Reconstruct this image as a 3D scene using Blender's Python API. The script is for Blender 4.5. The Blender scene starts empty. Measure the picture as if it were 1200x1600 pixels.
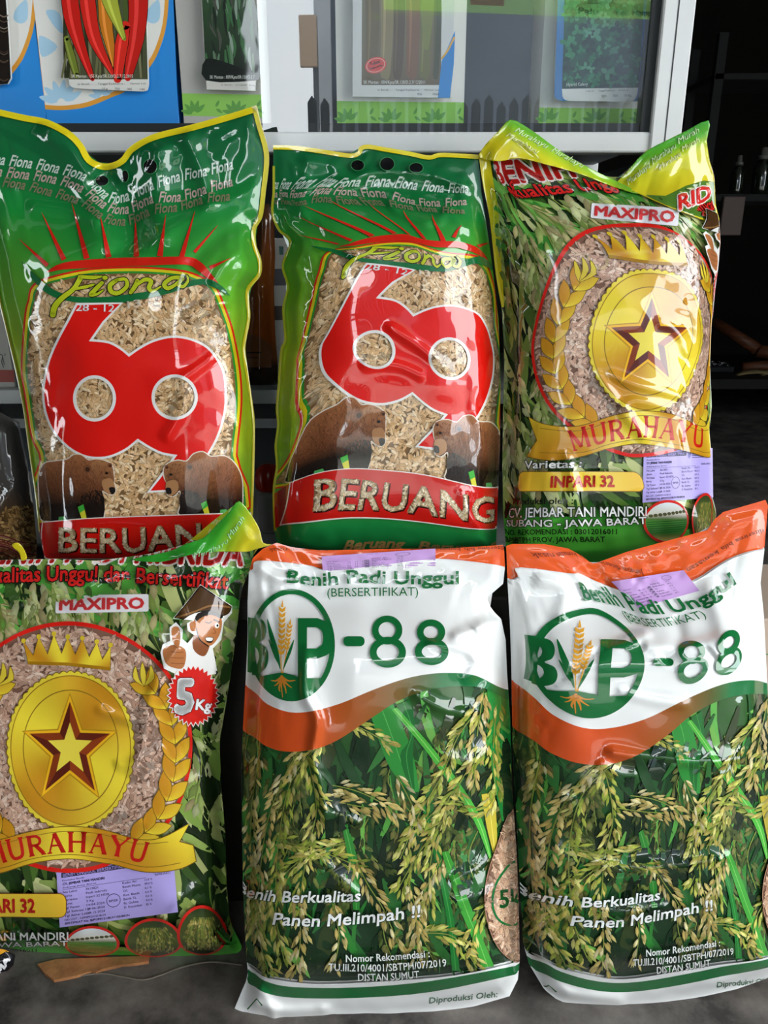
import bpy, bmesh, math, random
import numpy as np
from mathutils import Vector
from mathutils.geometry import tessellate_polygon

random.seed(7)
RNG = np.random.default_rng(7)
SC = bpy.context.scene
COL = SC.collection

# ------------------------------------------------------------------ camera, sky, exposure
CAM = np.array([0.0, 0.0, 0.995])
PITCH = math.radians(19.0)
FOC = 1230.0                                   # focal length in pixels of the 1200x1600 frame
cd = bpy.data.cameras.new('camera')
cam = bpy.data.objects.new('camera', cd)
COL.objects.link(cam)
cam.location = CAM
cam.rotation_euler = (math.radians(90) - PITCH, 0, 0)
cd.sensor_fit = 'VERTICAL'
cd.sensor_height = 24
cd.lens = 24 * FOC / 1600
cd.clip_start = 0.02
SC.camera = cam

SC.view_settings.view_transform = 'Standard'
SC.view_settings.look = 'None'
SC.view_settings.gamma = 1
SC.view_settings.use_curve_mapping = False
SC.view_settings.exposure = -0.6
SC.cycles.use_denoising = True
SC.cycles.max_bounces = 8
SC.cycles.sample_clamp_indirect = 8

wd = bpy.data.worlds.new('sky')
SC.world = wd
wd.use_nodes = True
nt = wd.node_tree
bg = nt.nodes['Background']
tc = nt.nodes.new('ShaderNodeTexCoord')
nz = nt.nodes.new('ShaderNodeTexNoise')        # thin bright cloud over pale blue
nz.inputs['Scale'].default_value = 2.2
nz.inputs['Detail'].default_value = 5
rp = nt.nodes.new('ShaderNodeValToRGB')
rp.color_ramp.elements[0].position = .38
rp.color_ramp.elements[0].color = (.78, .91, 1.0, 1)
rp.color_ramp.elements[1].position = .62
rp.color_ramp.elements[1].color = (1.0, 1.0, .99, 1)
nt.links.new(tc.outputs['Generated'], nz.inputs['Vector'])
nt.links.new(nz.outputs['Fac'], rp.inputs['Fac'])
nt.links.new(rp.outputs['Color'], bg.inputs['Color'])
bg.inputs['Strength'].default_value = 11.0

# ------------------------------------------------------------------ small helpers
def lin(c):
    if isinstance(c, str):
        c = tuple(int(c[i:i + 2], 16) for i in (1, 3, 5))
    c = np.array(c, float) / 255
    return np.where(c <= .04045, c / 12.92, ((c + .055) / 1.055) ** 2.4)

def A(p):
    return np.asarray(p, float)

FW = np.array([0, math.cos(PITCH), -math.sin(PITCH)])
UP = np.array([0, math.sin(PITCH), math.cos(PITCH)])
RT = np.array([1.0, 0, 0])

def rays(px):
    px = A(px).reshape(-1, 2)
    return ((px[:, :1] - 600) / FOC) * RT + ((800 - px[:, 1:]) / FOC) * UP + FW

def at_y(px, y):
    """points on the vertical plane at distance y seen at the photo's pixels"""
    d = rays(px)
    return CAM + d * ((y - CAM[1]) / d[:, 1])[:, None]

def at_z(px, z):
    d = rays(px)
    return CAM + d * ((z - CAM[2]) / d[:, 2])[:, None]

def z_at(py, y):
    return float(at_y([(600, py)], y)[0, 2])

def x_at(pxx, py, y):
    return float(at_y([(pxx, py)], y)[0, 0])

def mat(name, color=None, rough=.5, metal=0, coat=0, coat_rough=.05, coat_ior=1.5, attr=False, noise=None, bump=None, trans=0, alpha=None, spec=.5):
    m = bpy.data.materials.new(name)
    m.use_nodes = True
    n = m.node_tree
    b = n.nodes['Principled BSDF']
    b.inputs['Roughness'].default_value = rough
    b.inputs['Metallic'].default_value = metal
    b.inputs['Coat Weight'].default_value = coat
    b.inputs['Coat Roughness'].default_value = coat_rough
    b.inputs['Coat IOR'].default_value = coat_ior
    b.inputs['Specular IOR Level'].default_value = spec
    b.inputs['Transmission Weight'].default_value = trans
    if alpha is not None:
        b.inputs['Alpha'].default_value = alpha
    if color is not None:
        b.inputs['Base Color'].default_value = (*lin(color), 1)
    if attr:
        a = n.nodes.new('ShaderNodeAttribute')
        a.attribute_name = 'Col'
        n.links.new(a.outputs['Color'], b.inputs['Base Color'])
    if noise:                                   # (scale, colour a, colour b[, stretch])
        c = n.nodes.new('ShaderNodeTexCoord')
        mp = n.nodes.new('ShaderNodeMapping')
        mp.inputs['Scale'].default_value = noise[3] if len(noise) > 3 else (1, 1, 1)
        t = n.nodes.new('ShaderNodeTexNoise')
        t.inputs['Scale'].default_value = noise[0]
        t.inputs['Detail'].default_value = 8
        t.inputs['Roughness'].default_value = .65
        r = n.nodes.new('ShaderNodeValToRGB')
        r.color_ramp.elements[0].position = .36
        r.color_ramp.elements[1].position = .66
        r.color_ramp.elements[0].color = (*lin(noise[1]), 1)
        r.color_ramp.elements[1].color = (*lin(noise[2]), 1)
        n.links.new(c.outputs['Object'], mp.inputs['Vector'])
        n.links.new(mp.outputs['Vector'], t.inputs['Vector'])
        n.links.new(t.outputs['Fac'], r.inputs['Fac'])
        n.links.new(r.outputs['Color'], b.inputs['Base Color'])
    if bump:                                    # (scale, strength, distance)
        c = n.nodes.new('ShaderNodeTexCoord')
        t = n.nodes.new('ShaderNodeTexNoise')
        t.inputs['Scale'].default_value = bump[0]
        t.inputs['Detail'].default_value = 6
        k = n.nodes.new('ShaderNodeBump')
        k.inputs['Strength'].default_value = bump[1]
        k.inputs['Distance'].default_value = bump[2]
        n.links.new(c.outputs['Object'], t.inputs['Vector'])
        n.links.new(t.outputs['Fac'], k.inputs['Height'])
        n.links.new(k.outputs['Normal'], b.inputs['Normal'])
    return m

def film_material(name, scale, strength, coat=1.0):
    """glossy printed plastic: print colour from the mesh, crinkles from a ridged noise in print space"""
    m = mat(name, rough=.38, attr=True, coat=coat, coat_rough=.03, spec=.1, coat_ior=1.7)
    n = m.node_tree
    b = n.nodes['Principled BSDF']
    uv = n.nodes.new('ShaderNodeUVMap')
    uv.uv_map = 'print'
    w = n.nodes.new('ShaderNodeTexNoise')
    w.inputs['Scale'].default_value = scale * .45
    w.inputs['Detail'].default_value = 2
    mx = n.nodes.new('ShaderNodeMix')
    mx.data_type = 'RGBA'
    mx.inputs['Factor'].default_value = .12
    t = n.nodes.new('ShaderNodeTexNoise')
    t.noise_type = 'RIDGED_MULTIFRACTAL'
    t.inputs['Scale'].default_value = scale
    t.inputs['Detail'].default_value = 2.5
    t.inputs['Roughness'].default_value = .45
    t.inputs['Distortion'].default_value = .6
    pm = n.nodes.new('ShaderNodeTexNoise')      # creased patches between smoother areas
    pm.inputs['Scale'].default_value = scale * .5
    pr = n.nodes.new('ShaderNodeMapRange')
    pr.inputs['From Min'].default_value = .46
    pr.inputs['From Max'].default_value = .72
    pr.inputs['To Min'].default_value = .12
    mm = n.nodes.new('ShaderNodeMath')
    mm.operation = 'MULTIPLY'
    n.links.new(uv.outputs['UV'], pm.inputs['Vector'])
    n.links.new(pm.outputs['Fac'], pr.inputs['Value'])
    n.links.new(pr.outputs['Result'], mm.inputs[0])
    n.links.new(t.outputs['Fac'], mm.inputs[1])
    k = n.nodes.new('ShaderNodeBump')
    k.inputs['Strength'].default_value = strength
    k.inputs['Distance'].default_value = .004
    n.links.new(uv.outputs['UV'], w.inputs['Vector'])
    n.links.new(uv.outputs['UV'], mx.inputs[6])
    n.links.new(w.outputs['Color'], mx.inputs[7])
    n.links.new(mx.outputs[2], t.inputs['Vector'])
    n.links.new(mm.outputs[0], k.inputs['Height'])
    n.links.new(k.outputs['Normal'], b.inputs['Normal'])
    n.links.new(k.outputs['Normal'], b.inputs['Coat Normal'])
    return m

def tag(o, label=None, cat=None, group=None, kind=None):
    for k, v in (('label', label), ('category', cat), ('group', group), ('kind', kind)):
        if v:
            o[k] = v
    return o

def empty(name, loc, label, cat, group=None, rz=0):
    o = bpy.data.objects.new(name, None)
    o.empty_display_size = .03
    COL.objects.link(o)
    o.location = loc
    o.rotation_euler = (0, 0, rz)
    tag(o, label, cat, group)
    return o

def link(name, me, m, parent=None):
    o = bpy.data.objects.new(name, me)
    COL.objects.link(o)
    if m:
        me.materials.append(m)
    if parent is not None:
        o.parent = parent
        o.matrix_parent_inverse = parent_matrix(parent).inverted()
    return o

def parent_matrix(p):
    from mathutils import Matrix
    mt = Matrix.LocRotScale(p.location, p.rotation_euler, p.scale)
    if p.parent:
        return parent_matrix(p.parent) @ p.matrix_parent_inverse @ mt
    return mt

class MB:
    """collects plain shapes into one mesh (world coordinates)"""
    def __init__(s):
        s.v, s.f, s.sm = [], [], []
    def add(s, v, f, smooth=False):
        k = len(s.v)
        s.v += [tuple(map(float, p)) for p in v]
        s.f += [tuple(i + k for i in q) for q in f]
        s.sm += [smooth] * len(f)
        return s
    def box(s, x0, x1, y0, y1, z0, z1, r=0):
        r = min(r, (x1 - x0) / 2.01, (y1 - y0) / 2.01, (z1 - z0) / 2.01)
        if r <= 0:
            v = [(x, y, z) for x in (x0, x1) for y in (y0, y1) for z in (z0, z1)]
            return s.add(v, [(0, 1, 3, 2), (4, 6, 7, 5), (0, 4, 5, 1), (2, 3, 7, 6), (0, 2, 6, 4), (1, 5, 7, 3)])
        # chamfered box: 24 vertices
        v, ix = [], {}
        lo, hi = (x0, y0, z0), (x1, y1, z1)
        for sx in (0, 1):
            for sy in (0, 1):
                for sz in (0, 1):
                    c = [(lo, hi)[q][i] for i, q in enumerate((sx, sy, sz))]
                    sg = [1 if q == 0 else -1 for q in (sx, sy, sz)]
                    for ax in range(3):
                        p = [c[i] + (0 if i == ax else sg[i] * r) for i in range(3)]
                        ix[(sx, sy, sz, ax)] = len(v)
                        v.append(p)
        f = []
        for ax in range(3):
            for sd in (0, 1):
                o = [i for i in range(3) if i != ax]
                q = []
                for a, b in ((0, 0), (1, 0), (1, 1), (0, 1)):
                    k = [0, 0, 0]
                    k[ax], k[o[0]], k[o[1]] = sd, a, b
                    q.append(ix[(*k, ax)])
                f.append(tuple(q))
        for e in range(3):
            o = [i for i in range(3) if i != e]
            for a in (0, 1):
                for b in (0, 1):
                    k0, k1 = [0, 0, 0], [0, 0, 0]
                    k1[e] = 1
                    for k in (k0, k1):
                        k[o[0]], k[o[1]] = a, b
                    f.append((ix[(*k0, o[0])], ix[(*k1, o[0])], ix[(*k1, o[1])], ix[(*k0, o[1])]))
        for sx in (0, 1):
            for sy in (0, 1):
                for sz in (0, 1):
                    f.append(tuple(ix[(sx, sy, sz, a)] for a in range(3)))
        return s.add(v, f)
    def tube(s, pts, r, n=12, cap=True):
        pts = [Vector(p) for p in pts]
        rr = r if isinstance(r, (list, tuple)) else [r] * len(pts)
        v, f = [], []
        for i, p in enumerate(pts):
            d = (pts[min(i + 1, len(pts) - 1)] - pts[max(i - 1, 0)]).normalized()
            a = d.cross(Vector((0, 0, 1)) if abs(d.z) < .9 else Vector((1, 0, 0))).normalized()
            b = d.cross(a)
            for k in range(n):
                t = 2 * math.pi * k / n
                v.append(p + (a * math.cos(t) + b * math.sin(t)) * rr[i])
        for i in range(len(pts) - 1):
            for k in range(n):
                f.append((i * n + k, i * n + (k + 1) % n, (i + 1) * n + (k + 1) % n, (i + 1) * n + k))
        if cap:
            f.append(tuple(range(n))[::-1])
            f.append(tuple((len(pts) - 1) * n + k for k in range(n)))
        return s.add(v, f, True)
    def lathe(s, c, prof, n=28):
        """prof: (radius, height) pairs from the bottom up"""
        v = [(c[0] + r * math.cos(2 * math.pi * k / n), c[1] + r * math.sin(2 * math.pi * k / n), c[2] + h) for r, h in prof for k in range(n)]
        f = [(i * n + k, i * n + (k + 1) % n, (i + 1) * n + (k + 1) % n, (i + 1) * n + k) for i in range(len(prof) - 1) for k in range(n)]
        f.append(tuple(range(n))[::-1])
        f.append(tuple((len(prof) - 1) * n + k for k in range(n)))
        return s.add(v, f, True)
    def build(s, name, m, parent=None):
        me = bpy.data.meshes.new(name)
        me.from_pydata(s.v, [], s.f)
        me.polygons.foreach_set('use_smooth', s.sm)
        me.update()
        bm = bmesh.new()
        bm.from_mesh(me)
        bmesh.ops.recalc_face_normals(bm, faces=bm.faces)
        bm.to_mesh(me)
        bm.free()
        return link(name, me, m, parent)

# ------------------------------------------------------------------ flat artwork engine (printed graphics as real cut faces)
def cr(pts, closed=False, n=6):
    """Catmull-Rom through points"""
    p = A(pts)
    m = len(p)
    out = []
    for i in range(m if closed else m - 1):
        if closed:
            a, b, c, d = p[(i - 1) % m], p[i], p[(i + 1) % m], p[(i + 2) % m]
        else:
            a, b, c, d = p[max(i - 1, 0)], p[i], p[i + 1], p[min(i + 2, m - 1)]
        for k in range(n):
            t = k / n
            out.append(.5 * (2 * b + (c - a) * t + (2 * a - 5 * b + 4 * c - d) * t * t + (3 * b - a - 3 * c + d) * t ** 3))
    if not closed:
        out.append(p[-1])
    return A(out)

def ell(cx, cy, rx, ry=None, n=48, a0=0, rot=0):
    ry = rx if ry is None else ry
    t = np.linspace(0, 2 * np.pi, n, endpoint=False) + a0
    x, y = rx * np.cos(t), ry * np.sin(t)
    c, s = math.cos(rot), math.sin(rot)
    return np.stack([cx + x * c - y * s, cy + x * s + y * c], 1)

def inset(p, d):
    """move a closed outline inwards by d (outwards when negative)"""
    p = A(p)
    a = np.roll(p, 1, 0)
    b = np.roll(p, -1, 0)
    area = .5 * np.sum(p[:, 0] * b[:, 1] - b[:, 0] * p[:, 1])
    def nrm(v):
        v = np.stack([-v[:, 1], v[:, 0]], 1)
        return v / np.maximum(np.linalg.norm(v, axis=1), 1e-9)[:, None]
    n1, n2 = nrm(p - a), nrm(b - p)
    n = n1 + n2
    ln = np.maximum(np.sum(n * n, 1) / 2, .5)
    return p + n / ln[:, None] * d * (1 if area > 0 else -1)

def in_poly(q, poly):
    q, poly = A(q), A(poly)
    r = np.zeros(len(q), bool)
    x, y = q[:, 0], q[:, 1]
    a = poly
    b = np.roll(poly, -1, 0)
    for (x0, y0), (x1, y1) in zip(a, b):
        if y0 == y1:
            continue
        c = ((y0 > y) != (y1 > y)) & (x < (x1 - x0) * (y - y0) / (y1 - y0) + x0)
        r ^= c
    return r

def dist_poly(q, poly, chunk=20000):
    q = A(q)
    a = A(poly)
    b = np.roll(a, -1, 0)
    best = np.full(len(q), 1e9)
    near = np.zeros((len(q), 2))
    for p0, p1 in zip(a, b):
        e = p1 - p0
        L = e @ e
        if L < 1e-9:
            continue
        t = np.clip(((q - p0) @ e) / L, 0, 1)
        c = p0 + t[:, None] * e
        d = np.linalg.norm(q - c, axis=1)
        k = d < best
        best[k] = d[k]
        near[k] = c[k]
    return best, near

_TXT = {}
def glyphs(s, bold=0.0):
    key = (s, round(bold, 4))
    if key not in _TXT:
        if (s, 0) not in _TXT:
            cu = bpy.data.curves.new('lettering', 'FONT')
            cu.body = s
            cu.resolution_u = 2
            ob = bpy.data.objects.new('lettering', cu)
            me = ob.to_mesh()
            me.calc_loop_triangles()
            v = np.zeros(len(me.vertices) * 3)
            me.vertices.foreach_get('co', v)
            f = np.zeros(len(me.loop_triangles) * 3, int)
            me.loop_triangles.foreach_get('vertices', f)
            ob.to_mesh_clear()
            bpy.data.objects.remove(ob)
            bpy.data.curves.remove(cu)
            _TXT[(s, 0)] = (v.reshape(-1, 3)[:, :2].copy(), f.reshape(-1, 3).copy())
        V, F = _TXT[(s, 0)]
        if bold > .006:                         # heavier strokes: the letter laid down several times round itself
            n = 4 if bold < .03 else 8
            sh = [(bold * 1.15 * math.cos(a), bold * 1.15 * math.sin(a)) for a in np.arange(n) * 2 * math.pi / n + math.pi / 4]
            V, F = np.concatenate([V + A(d) for d in sh]), np.concatenate([F + k * len(V) for k in range(n)])
        _TXT[key] = (V, F)
    return _TXT[key]

class Art:
    STEP = .000004
    def __init__(s, g=4.0):
        s.g = g                                 # pitch of the grid the print is cut along
        s.z = .00003
        s.kind = 'piece'
        s.free = False                          # small loose pieces are not cut along the grid
        s.items = []                            # (part, V, F, Z, C)
        s.loose = {}                            # index -> kind of loose piece
    def raw(s, V, F, col, part='film', zj=None, up=True):
        V = A(V)
        if up:
            s.z += s.STEP
        C = col(V) if callable(col) else A(col)
        C = np.broadcast_to(C, (len(V), 3)).copy()
        Z = np.full(len(V), s.z) if zj is None else s.z + zj
        s.items.append((part, V, np.asarray(F, int).reshape(-1, 3), Z, C))
        if s.free:
            s.loose[len(s.items) - 1] = s.kind
        return s
    def gap(s, free, d=.0005):
        s.z += d
        s.free = free
        return s
    def poly(s, pts, col, part='film', holes=(), up=True):
        p = A(pts)
        ext = np.ptp(p, axis=0)
        if not s.free and ext.max() > 2 * s.g:
            V, F = cut_ngon(p, s.g, [A(h) for h in holes])
            return s.raw(V, F, col, part, up=up)
        rings = [p] + [A(h) for h in holes]
        t = tessellate_polygon([[Vector((x, y, 0)) for x, y in r] for r in rings])
        return s.raw(np.concatenate(rings), t, col, part, up=up)
    def ring(s, a, b, col, part='film', up=True):
        """band between two outlines of equal length"""
        a, b = A(a), A(b)
        n = len(a)
        i = np.arange(n)
        j = (i + 1) % n
        F = np.concatenate([np.stack([i, j, n + j], 1), np.stack([i, n + j, n + i], 1)])
        return s.raw(np.concatenate([a, b]), F, col, part, up=up)
    def stroke(s, pts, w, col, part='film', smooth=6, up=True, taper=False, caps=True):
        p = cr(pts, False, smooth) if smooth and len(pts) > 2 else A(pts)
        n = len(p)
        t = np.linspace(0, 1, n)
        if isinstance(w, (int, float)):
            ww = np.full(n, float(w))
        else:
            ww = np.interp(t, np.linspace(0, 1, len(w)), w)
        d = np.gradient(p, axis=0)
        d /= np.maximum(np.linalg.norm(d, axis=1), 1e-9)[:, None]
        nn = np.stack([-d[:, 1], d[:, 0]], 1) * (ww / 2)[:, None]
        V = np.concatenate([p + nn, p - nn])
        i = np.arange(n - 1)
        F = np.concatenate([np.stack([i, i + 1, n + i + 1], 1), np.stack([i, n + i + 1, n + i], 1)])
        s.raw(V, F, col, part, up=up)
        if caps:
            for q, r in ((p[0], ww[0]), (p[-1], ww[-1])):
                if r > 1.5:
                    s.poly(ell(q[0], q[1], r / 2, n=12), col, part, up=False)
        return s
    def text(s, t, base, h, col, bold=0.0, shear=0.0, part='film', outline=None, fit=True, flip=False):
        """lettering along a baseline of 2-4 points; h is the capital height; outline = (extra boldness, colour)"""
        base = A(base)
        V0, F0 = glyphs(t, bold)
        if not len(V0):
            return s
        hv, _ = glyphs('H', 0)
        cap = hv[:, 1].max() - hv[:, 1].min()
        lo, hi = V0[:, 0].min(), V0[:, 0].max()
        bl = cr(base, False, 10) if len(base) > 2 else base
        seg = np.linalg.norm(np.diff(bl, axis=0), axis=1)
        acc = np.concatenate([[0], np.cumsum(seg)])
        def lay(V):
            u = (V[:, 0] - lo) / (hi - lo) * acc[-1]
            uc = np.clip(u, 0, acc[-1])
            P = np.stack([np.interp(uc, acc, bl[:, 0]), np.interp(uc, acc, bl[:, 1])], 1)
            e = acc[-1] * .02
            Q = np.stack([np.interp(np.clip(uc + e, 0, acc[-1]), acc, bl[:, 0]), np.interp(np.clip(uc + e, 0, acc[-1]), acc, bl[:, 1])], 1)
            R = np.stack([np.interp(np.clip(uc - e, 0, acc[-1]), acc, bl[:, 0]), np.interp(np.clip(uc - e, 0, acc[-1]), acc, bl[:, 1])], 1)
            d = Q - R
            d /= np.maximum(np.linalg.norm(d, axis=1), 1e-9)[:, None]
            n = np.stack([d[:, 1], -d[:, 0]], 1)
            y = V[:, 1] / cap * h
            return P + d * (u - uc)[:, None] + n * y[:, None] + d * (shear * y)[:, None]
        was = s.free
        small = h < 24 and not was
        if small:
            s.gap(True, .0006)
        s.kind = 'text'
        if outline:
            V1, F1 = glyphs(t, bold + outline[0])
            s.raw(lay(V1), F1, outline[1], part)
            s.z += .0002 if s.free else 0
        s.raw(lay(V0), F0, col, part)
        if small:
            s.gap(was, -.00055)
        s.kind = 'piece'
        s.last = (lay(V0), F0)
        return s
    def grains(s, n, box, keep, L, W, pal, part='film', ang=None, vary=.12, zspread=.0007):
        """many small lens-shaped grains inside a region"""
        x0, y0, x1, y1 = box
        c = np.stack([RNG.uniform(x0, x1, n), RNG.uniform(y0, y1, n)], 1)
        c = c[keep(c)]
        n = len(c)
        th = RNG.uniform(0, np.pi, n) if ang is None else RNG.normal(ang[0], ang[1], n)
        l = L * RNG.uniform(.8, 1.15, n)
        w = W * RNG.uniform(.8, 1.2, n)
        pal = A([lin(p) for p in pal])
        k = pal[RNG.integers(0, len(pal), n)] * RNG.uniform(1 - vary, 1 + vary, n)[:, None]
        z = RNG.uniform(0, zspread, n)
        s.z += .0004
        for sl, sw, sc, dz in ((1, 1, .5, 0), (.92, .8, 1.06, .00003)):
            uv = A([(-.5, 0), (-.22, -.5), (.2, -.5), (.5, 0), (.2, .5), (-.22, .5)])
            q = uv[None] * np.stack([l * sl, w * sw], 1)[:, None]
            ct, st = np.cos(th)[:, None], np.sin(th)[:, None]
            V = np.stack([c[:, :1] + q[..., 0] * ct - q[..., 1] * st, c[:, 1:] + q[..., 0] * st + q[..., 1] * ct], 2).reshape(-1, 2)
            C = np.repeat(k * sc, 6, 0) * np.tile(A([.82, 1, 1.03, .9, .88, .9]), n)[:, None]
            F = (np.arange(n) * 6)[:, None, None] + A([(0, 1, 2), (0, 2, 3), (0, 3, 4), (0, 4, 5)]).astype(int)[None]
            s.loose[len(s.items)] = 'piece'
            s.items.append((part, V, F.reshape(-1, 3), s.z + np.repeat(z + dz, 6), C))
        s.z += zspread + .0003
        return s
    def parts(s):
        return sorted({i[0] for i in s.items})
    def soup(s, part, g):
        """all triangles of one part, cut along a grid of pitch g: (T,3,6) arrays of x y z r g b"""
        T, U, loose = [], [], s.loose
        for k, (p, V, F, Z, C) in enumerate(s.items):
            if p == part and len(F):
                a = np.concatenate([V, Z[:, None], C], 1)
                if k in loose:
                    b = a[F]
                    if loose[k] == 'text':      # lettering follows the film in coarser steps
                        b = cut(cut(b, 0, 2 * g), 1, 2 * g)
                    U.append(b)
                else:
                    T.append(a[F])
        out = U
        if T:
            T = np.concatenate(T)
            T = np.concatenate([T, (T[:, :, :1] - T[:, :, 1:2])], 2)
            for ax in (0, 1, 6):
                T = cut(T, ax, g)
            out = U + [T[:, :, :6]]
        return np.ascontiguousarray(np.concatenate(out))

def cut_ngon(p, g, holes=()):
    bm = bmesh.new()
    if holes:
        rings = [p] + list(holes)
        vs = [bm.verts.new((x, y, 0)) for x, y in np.concatenate(rings)]
        for t in tessellate_polygon([[Vector((x, y, 0)) for x, y in r] for r in rings]):
            try:
                bm.faces.new([vs[k] for k in t])
            except ValueError:
                pass
    else:
        bm.faces.new([bm.verts.new((x, y, 0)) for x, y in p])
    for d in ((1, 0), (0, 1), (1, -1)):
        u = p @ A(d)
        for k in range(int(math.floor(u.min() / g)) + 1, int(math.ceil(u.max() / g))):
            co = (k * g, 0, 0) if d[0] else (0, k * g, 0)
            bmesh.ops.bisect_plane(bm, geom=bm.verts[:] + bm.edges[:] + bm.faces[:], dist=1e-5, plane_co=co, plane_no=(*d, 0))
        if holes:                               # join again what the first tessellation split inside a grid strip
            ds = [(1, 0), (0, 1), (1, -1)]
            ds = ds[:ds.index(d) + 1]
            ed = []
            for e in bm.edges:
                if len(e.link_faces) == 2:
                    a, b = A(e.verts[0].co[:2]), A(e.verts[1].co[:2])
                    on = False
                    for w in ds:
                        ua, ub = a @ A(w) / g, b @ A(w) / g
                        on = on or (abs(ua - round(ua)) < 1e-3 and abs(ub - ua) < 1e-3)
                    if not on:
                        ed.append(e)
            bmesh.ops.dissolve_edges(bm, edges=ed, use_verts=False)
    bmesh.ops.triangulate(bm, faces=bm.faces[:])
    bm.verts.index_update()
    V = A([v.co[:2] for v in bm.verts])
    F = [[v.index for v in f.verts] for f in bm.faces]
    bm.free()
    return V, F

def cut(T, ax, g):
    done = []
    for _ in range(14):
        lo = np.floor(T[:, :, ax].min(1) / g + 1e-6)
        hi = np.ceil(T[:, :, ax].max(1) / g - 1e-6)
        n = hi - lo
        ok = n <= 1
        done.append(T[ok])
        T, lo, n = T[~ok], lo[~ok], n[~ok]
        if not len(T):
            break
        c = (lo + np.floor(n / 2)) * g
        sgn = T[:, :, ax] >= c[:, None]
        cnt = sgn.sum(1)
        lone = np.where(cnt == 1, np.argmax(sgn, 1), np.argmax(~sgn, 1))
        i = np.arange(len(T))
        a, b, d = T[i, lone], T[i, (lone + 1) % 3], T[i, (lone + 2) % 3]
        def mid(p, q):
            den = q[:, ax] - p[:, ax]
            den = np.where(np.abs(den) < 1e-12, 1e-12, den)
            t = np.clip((c - p[:, ax]) / den, 0, 1)
            r = p + t[:, None] * (q - p)
            r[:, ax] = c
            return r
        ab, ad = mid(a, b), mid(a, d)
        T = np.concatenate([np.stack([a, ab, ad], 1), np.stack([ab, b, d], 1), np.stack([ab, d, ad], 1)])
    else:
        done.append(T)
    return np.concatenate(done)

def bil(grid, x0, y0, g, q):
    """lookup in grid[iy, ix] (pitch g from x0,y0), flat inside each half cell so that all inks stay parallel"""
    ny, nx = grid.shape[:2]
    fx = np.clip((q[:, 0] - x0) / g, 0, nx - 1.0001)
    fy = np.clip((q[:, 1] - y0) / g, 0, ny - 1.0001)
    ix, iy = fx.astype(int), fy.astype(int)
    tx, ty = fx - ix, fy - iy
    k = tx >= ty
    if grid.ndim == 3:
        tx, ty, k = tx[:, None], ty[:, None], k[:, None]
    a, d = grid[iy, ix], grid[iy + 1, ix + 1]
    b, c = grid[iy, ix + 1], grid[iy + 1, ix]
    return a + np.where(k, tx * (b - a) + ty * (d - b), ty * (c - a) + tx * (d - c))

def soup_mesh(name, T, pos, nrm, m, parent, uvs=.001):
    """one mesh out of cut triangles; pos/nrm are (T*3,3)"""
    q = T.reshape(-1, 6)
    p3 = pos.reshape(-1, 3, 3)
    ar = np.linalg.norm(np.cross(p3[:, 1] - p3[:, 0], p3[:, 2] - p3[:, 0]), axis=1)
    ok = ar > 2e-10
    # face the normals outwards
    fn = np.cross(p3[:, 1] - p3[:, 0], p3[:, 2] - p3[:, 0])
    flip = np.sum(fn * nrm.reshape(-1, 3, 3)[:, 0], 1) < 0
    idx = np.arange(len(q)).reshape(-1, 3)
    idx[flip] = idx[flip][:, ::-1]
    idx = idx[ok].reshape(-1)
    key = np.round(np.concatenate([q[:, :2] * (5e4 * uvs), q[:, 2:3] * 1e6, q[:, 3:] * 500], 1)).astype(np.int64)[idx]
    h = (key.astype(np.uint64) * np.array([0x9E3779B97F4A7C15, 0xC2B2AE3D27D4EB4F, 0x165667B19E3779F9, 0xD6E8FEB86659FD93, 0xA0761D6478BD642F, 0xE7037ED1A0B428DB], dtype=np.uint64)).sum(1, dtype=np.uint64)
    _, first, inv = np.unique(h, return_index=True, return_inverse=True)
    inv = inv.reshape(-1)
    src = idx[first]
    tri = inv.reshape(-1, 3)
    good = (tri[:, 0] != tri[:, 1]) & (tri[:, 1] != tri[:, 2]) & (tri[:, 0] != tri[:, 2])
    inv, idx = tri[good].reshape(-1), idx.reshape(-1, 3)[good].reshape(-1)
    me = bpy.data.meshes.new(name)
    nv, nf = len(src), len(idx) // 3
    me.vertices.add(nv)
    me.vertices.foreach_set('co', pos[src].astype(np.float32).ravel())
    me.loops.add(nf * 3)
    me.loops.foreach_set('vertex_index', inv.astype(np.int32))
    me.polygons.add(nf)
    me.polygons.foreach_set('loop_start', (np.arange(nf) * 3).astype(np.int32))
    me.polygons.foreach_set('use_smooth', np.ones(nf, bool))
    ca = me.attributes.new('Col', 'FLOAT_COLOR', 'POINT')
    ca.data.foreach_set('color', np.concatenate([q[src, 3:], np.ones((nv, 1))], 1).astype(np.float32).ravel())
    uv = me.uv_layers.new(name='print')
    uv.data.foreach_set('uv', (q[idx, :2] * uvs).astype(np.float32).ravel())
    me.update(calc_edges=True)
    me.normals_split_custom_set_from_vertices(nrm[src].tolist())
    return link(name, me, m, parent)

# thin-plate warp of one print onto another bag
def tps(src, dst, lam=30.0):
    s, d = A(src), A(dst)
    n = len(s)
    def U(r2):
        return np.where(r2 > 0, r2 * np.log(np.maximum(r2, 1e-9)) * .5, 0)
    sc = 100.0
    K = U(np.sum((s[:, None] / sc - s[None] / sc) ** 2, 2)) + lam * 1e-3 * np.eye(n)
    Pm = np.concatenate([np.ones((n, 1)), s / sc], 1)
    L = np.block([[K, Pm], [Pm.T, np.zeros((3, 3))]])
    W = np.linalg.solve(L, np.concatenate([d, np.zeros((3, 2))]))
    def f(q):
        q = A(q)
        return U(np.sum((q[:, None] / sc - s[None] / sc) ** 2, 2)) @ W[:n] + np.concatenate([np.ones((len(q), 1)), q / sc], 1) @ W[n:]
    return f

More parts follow.
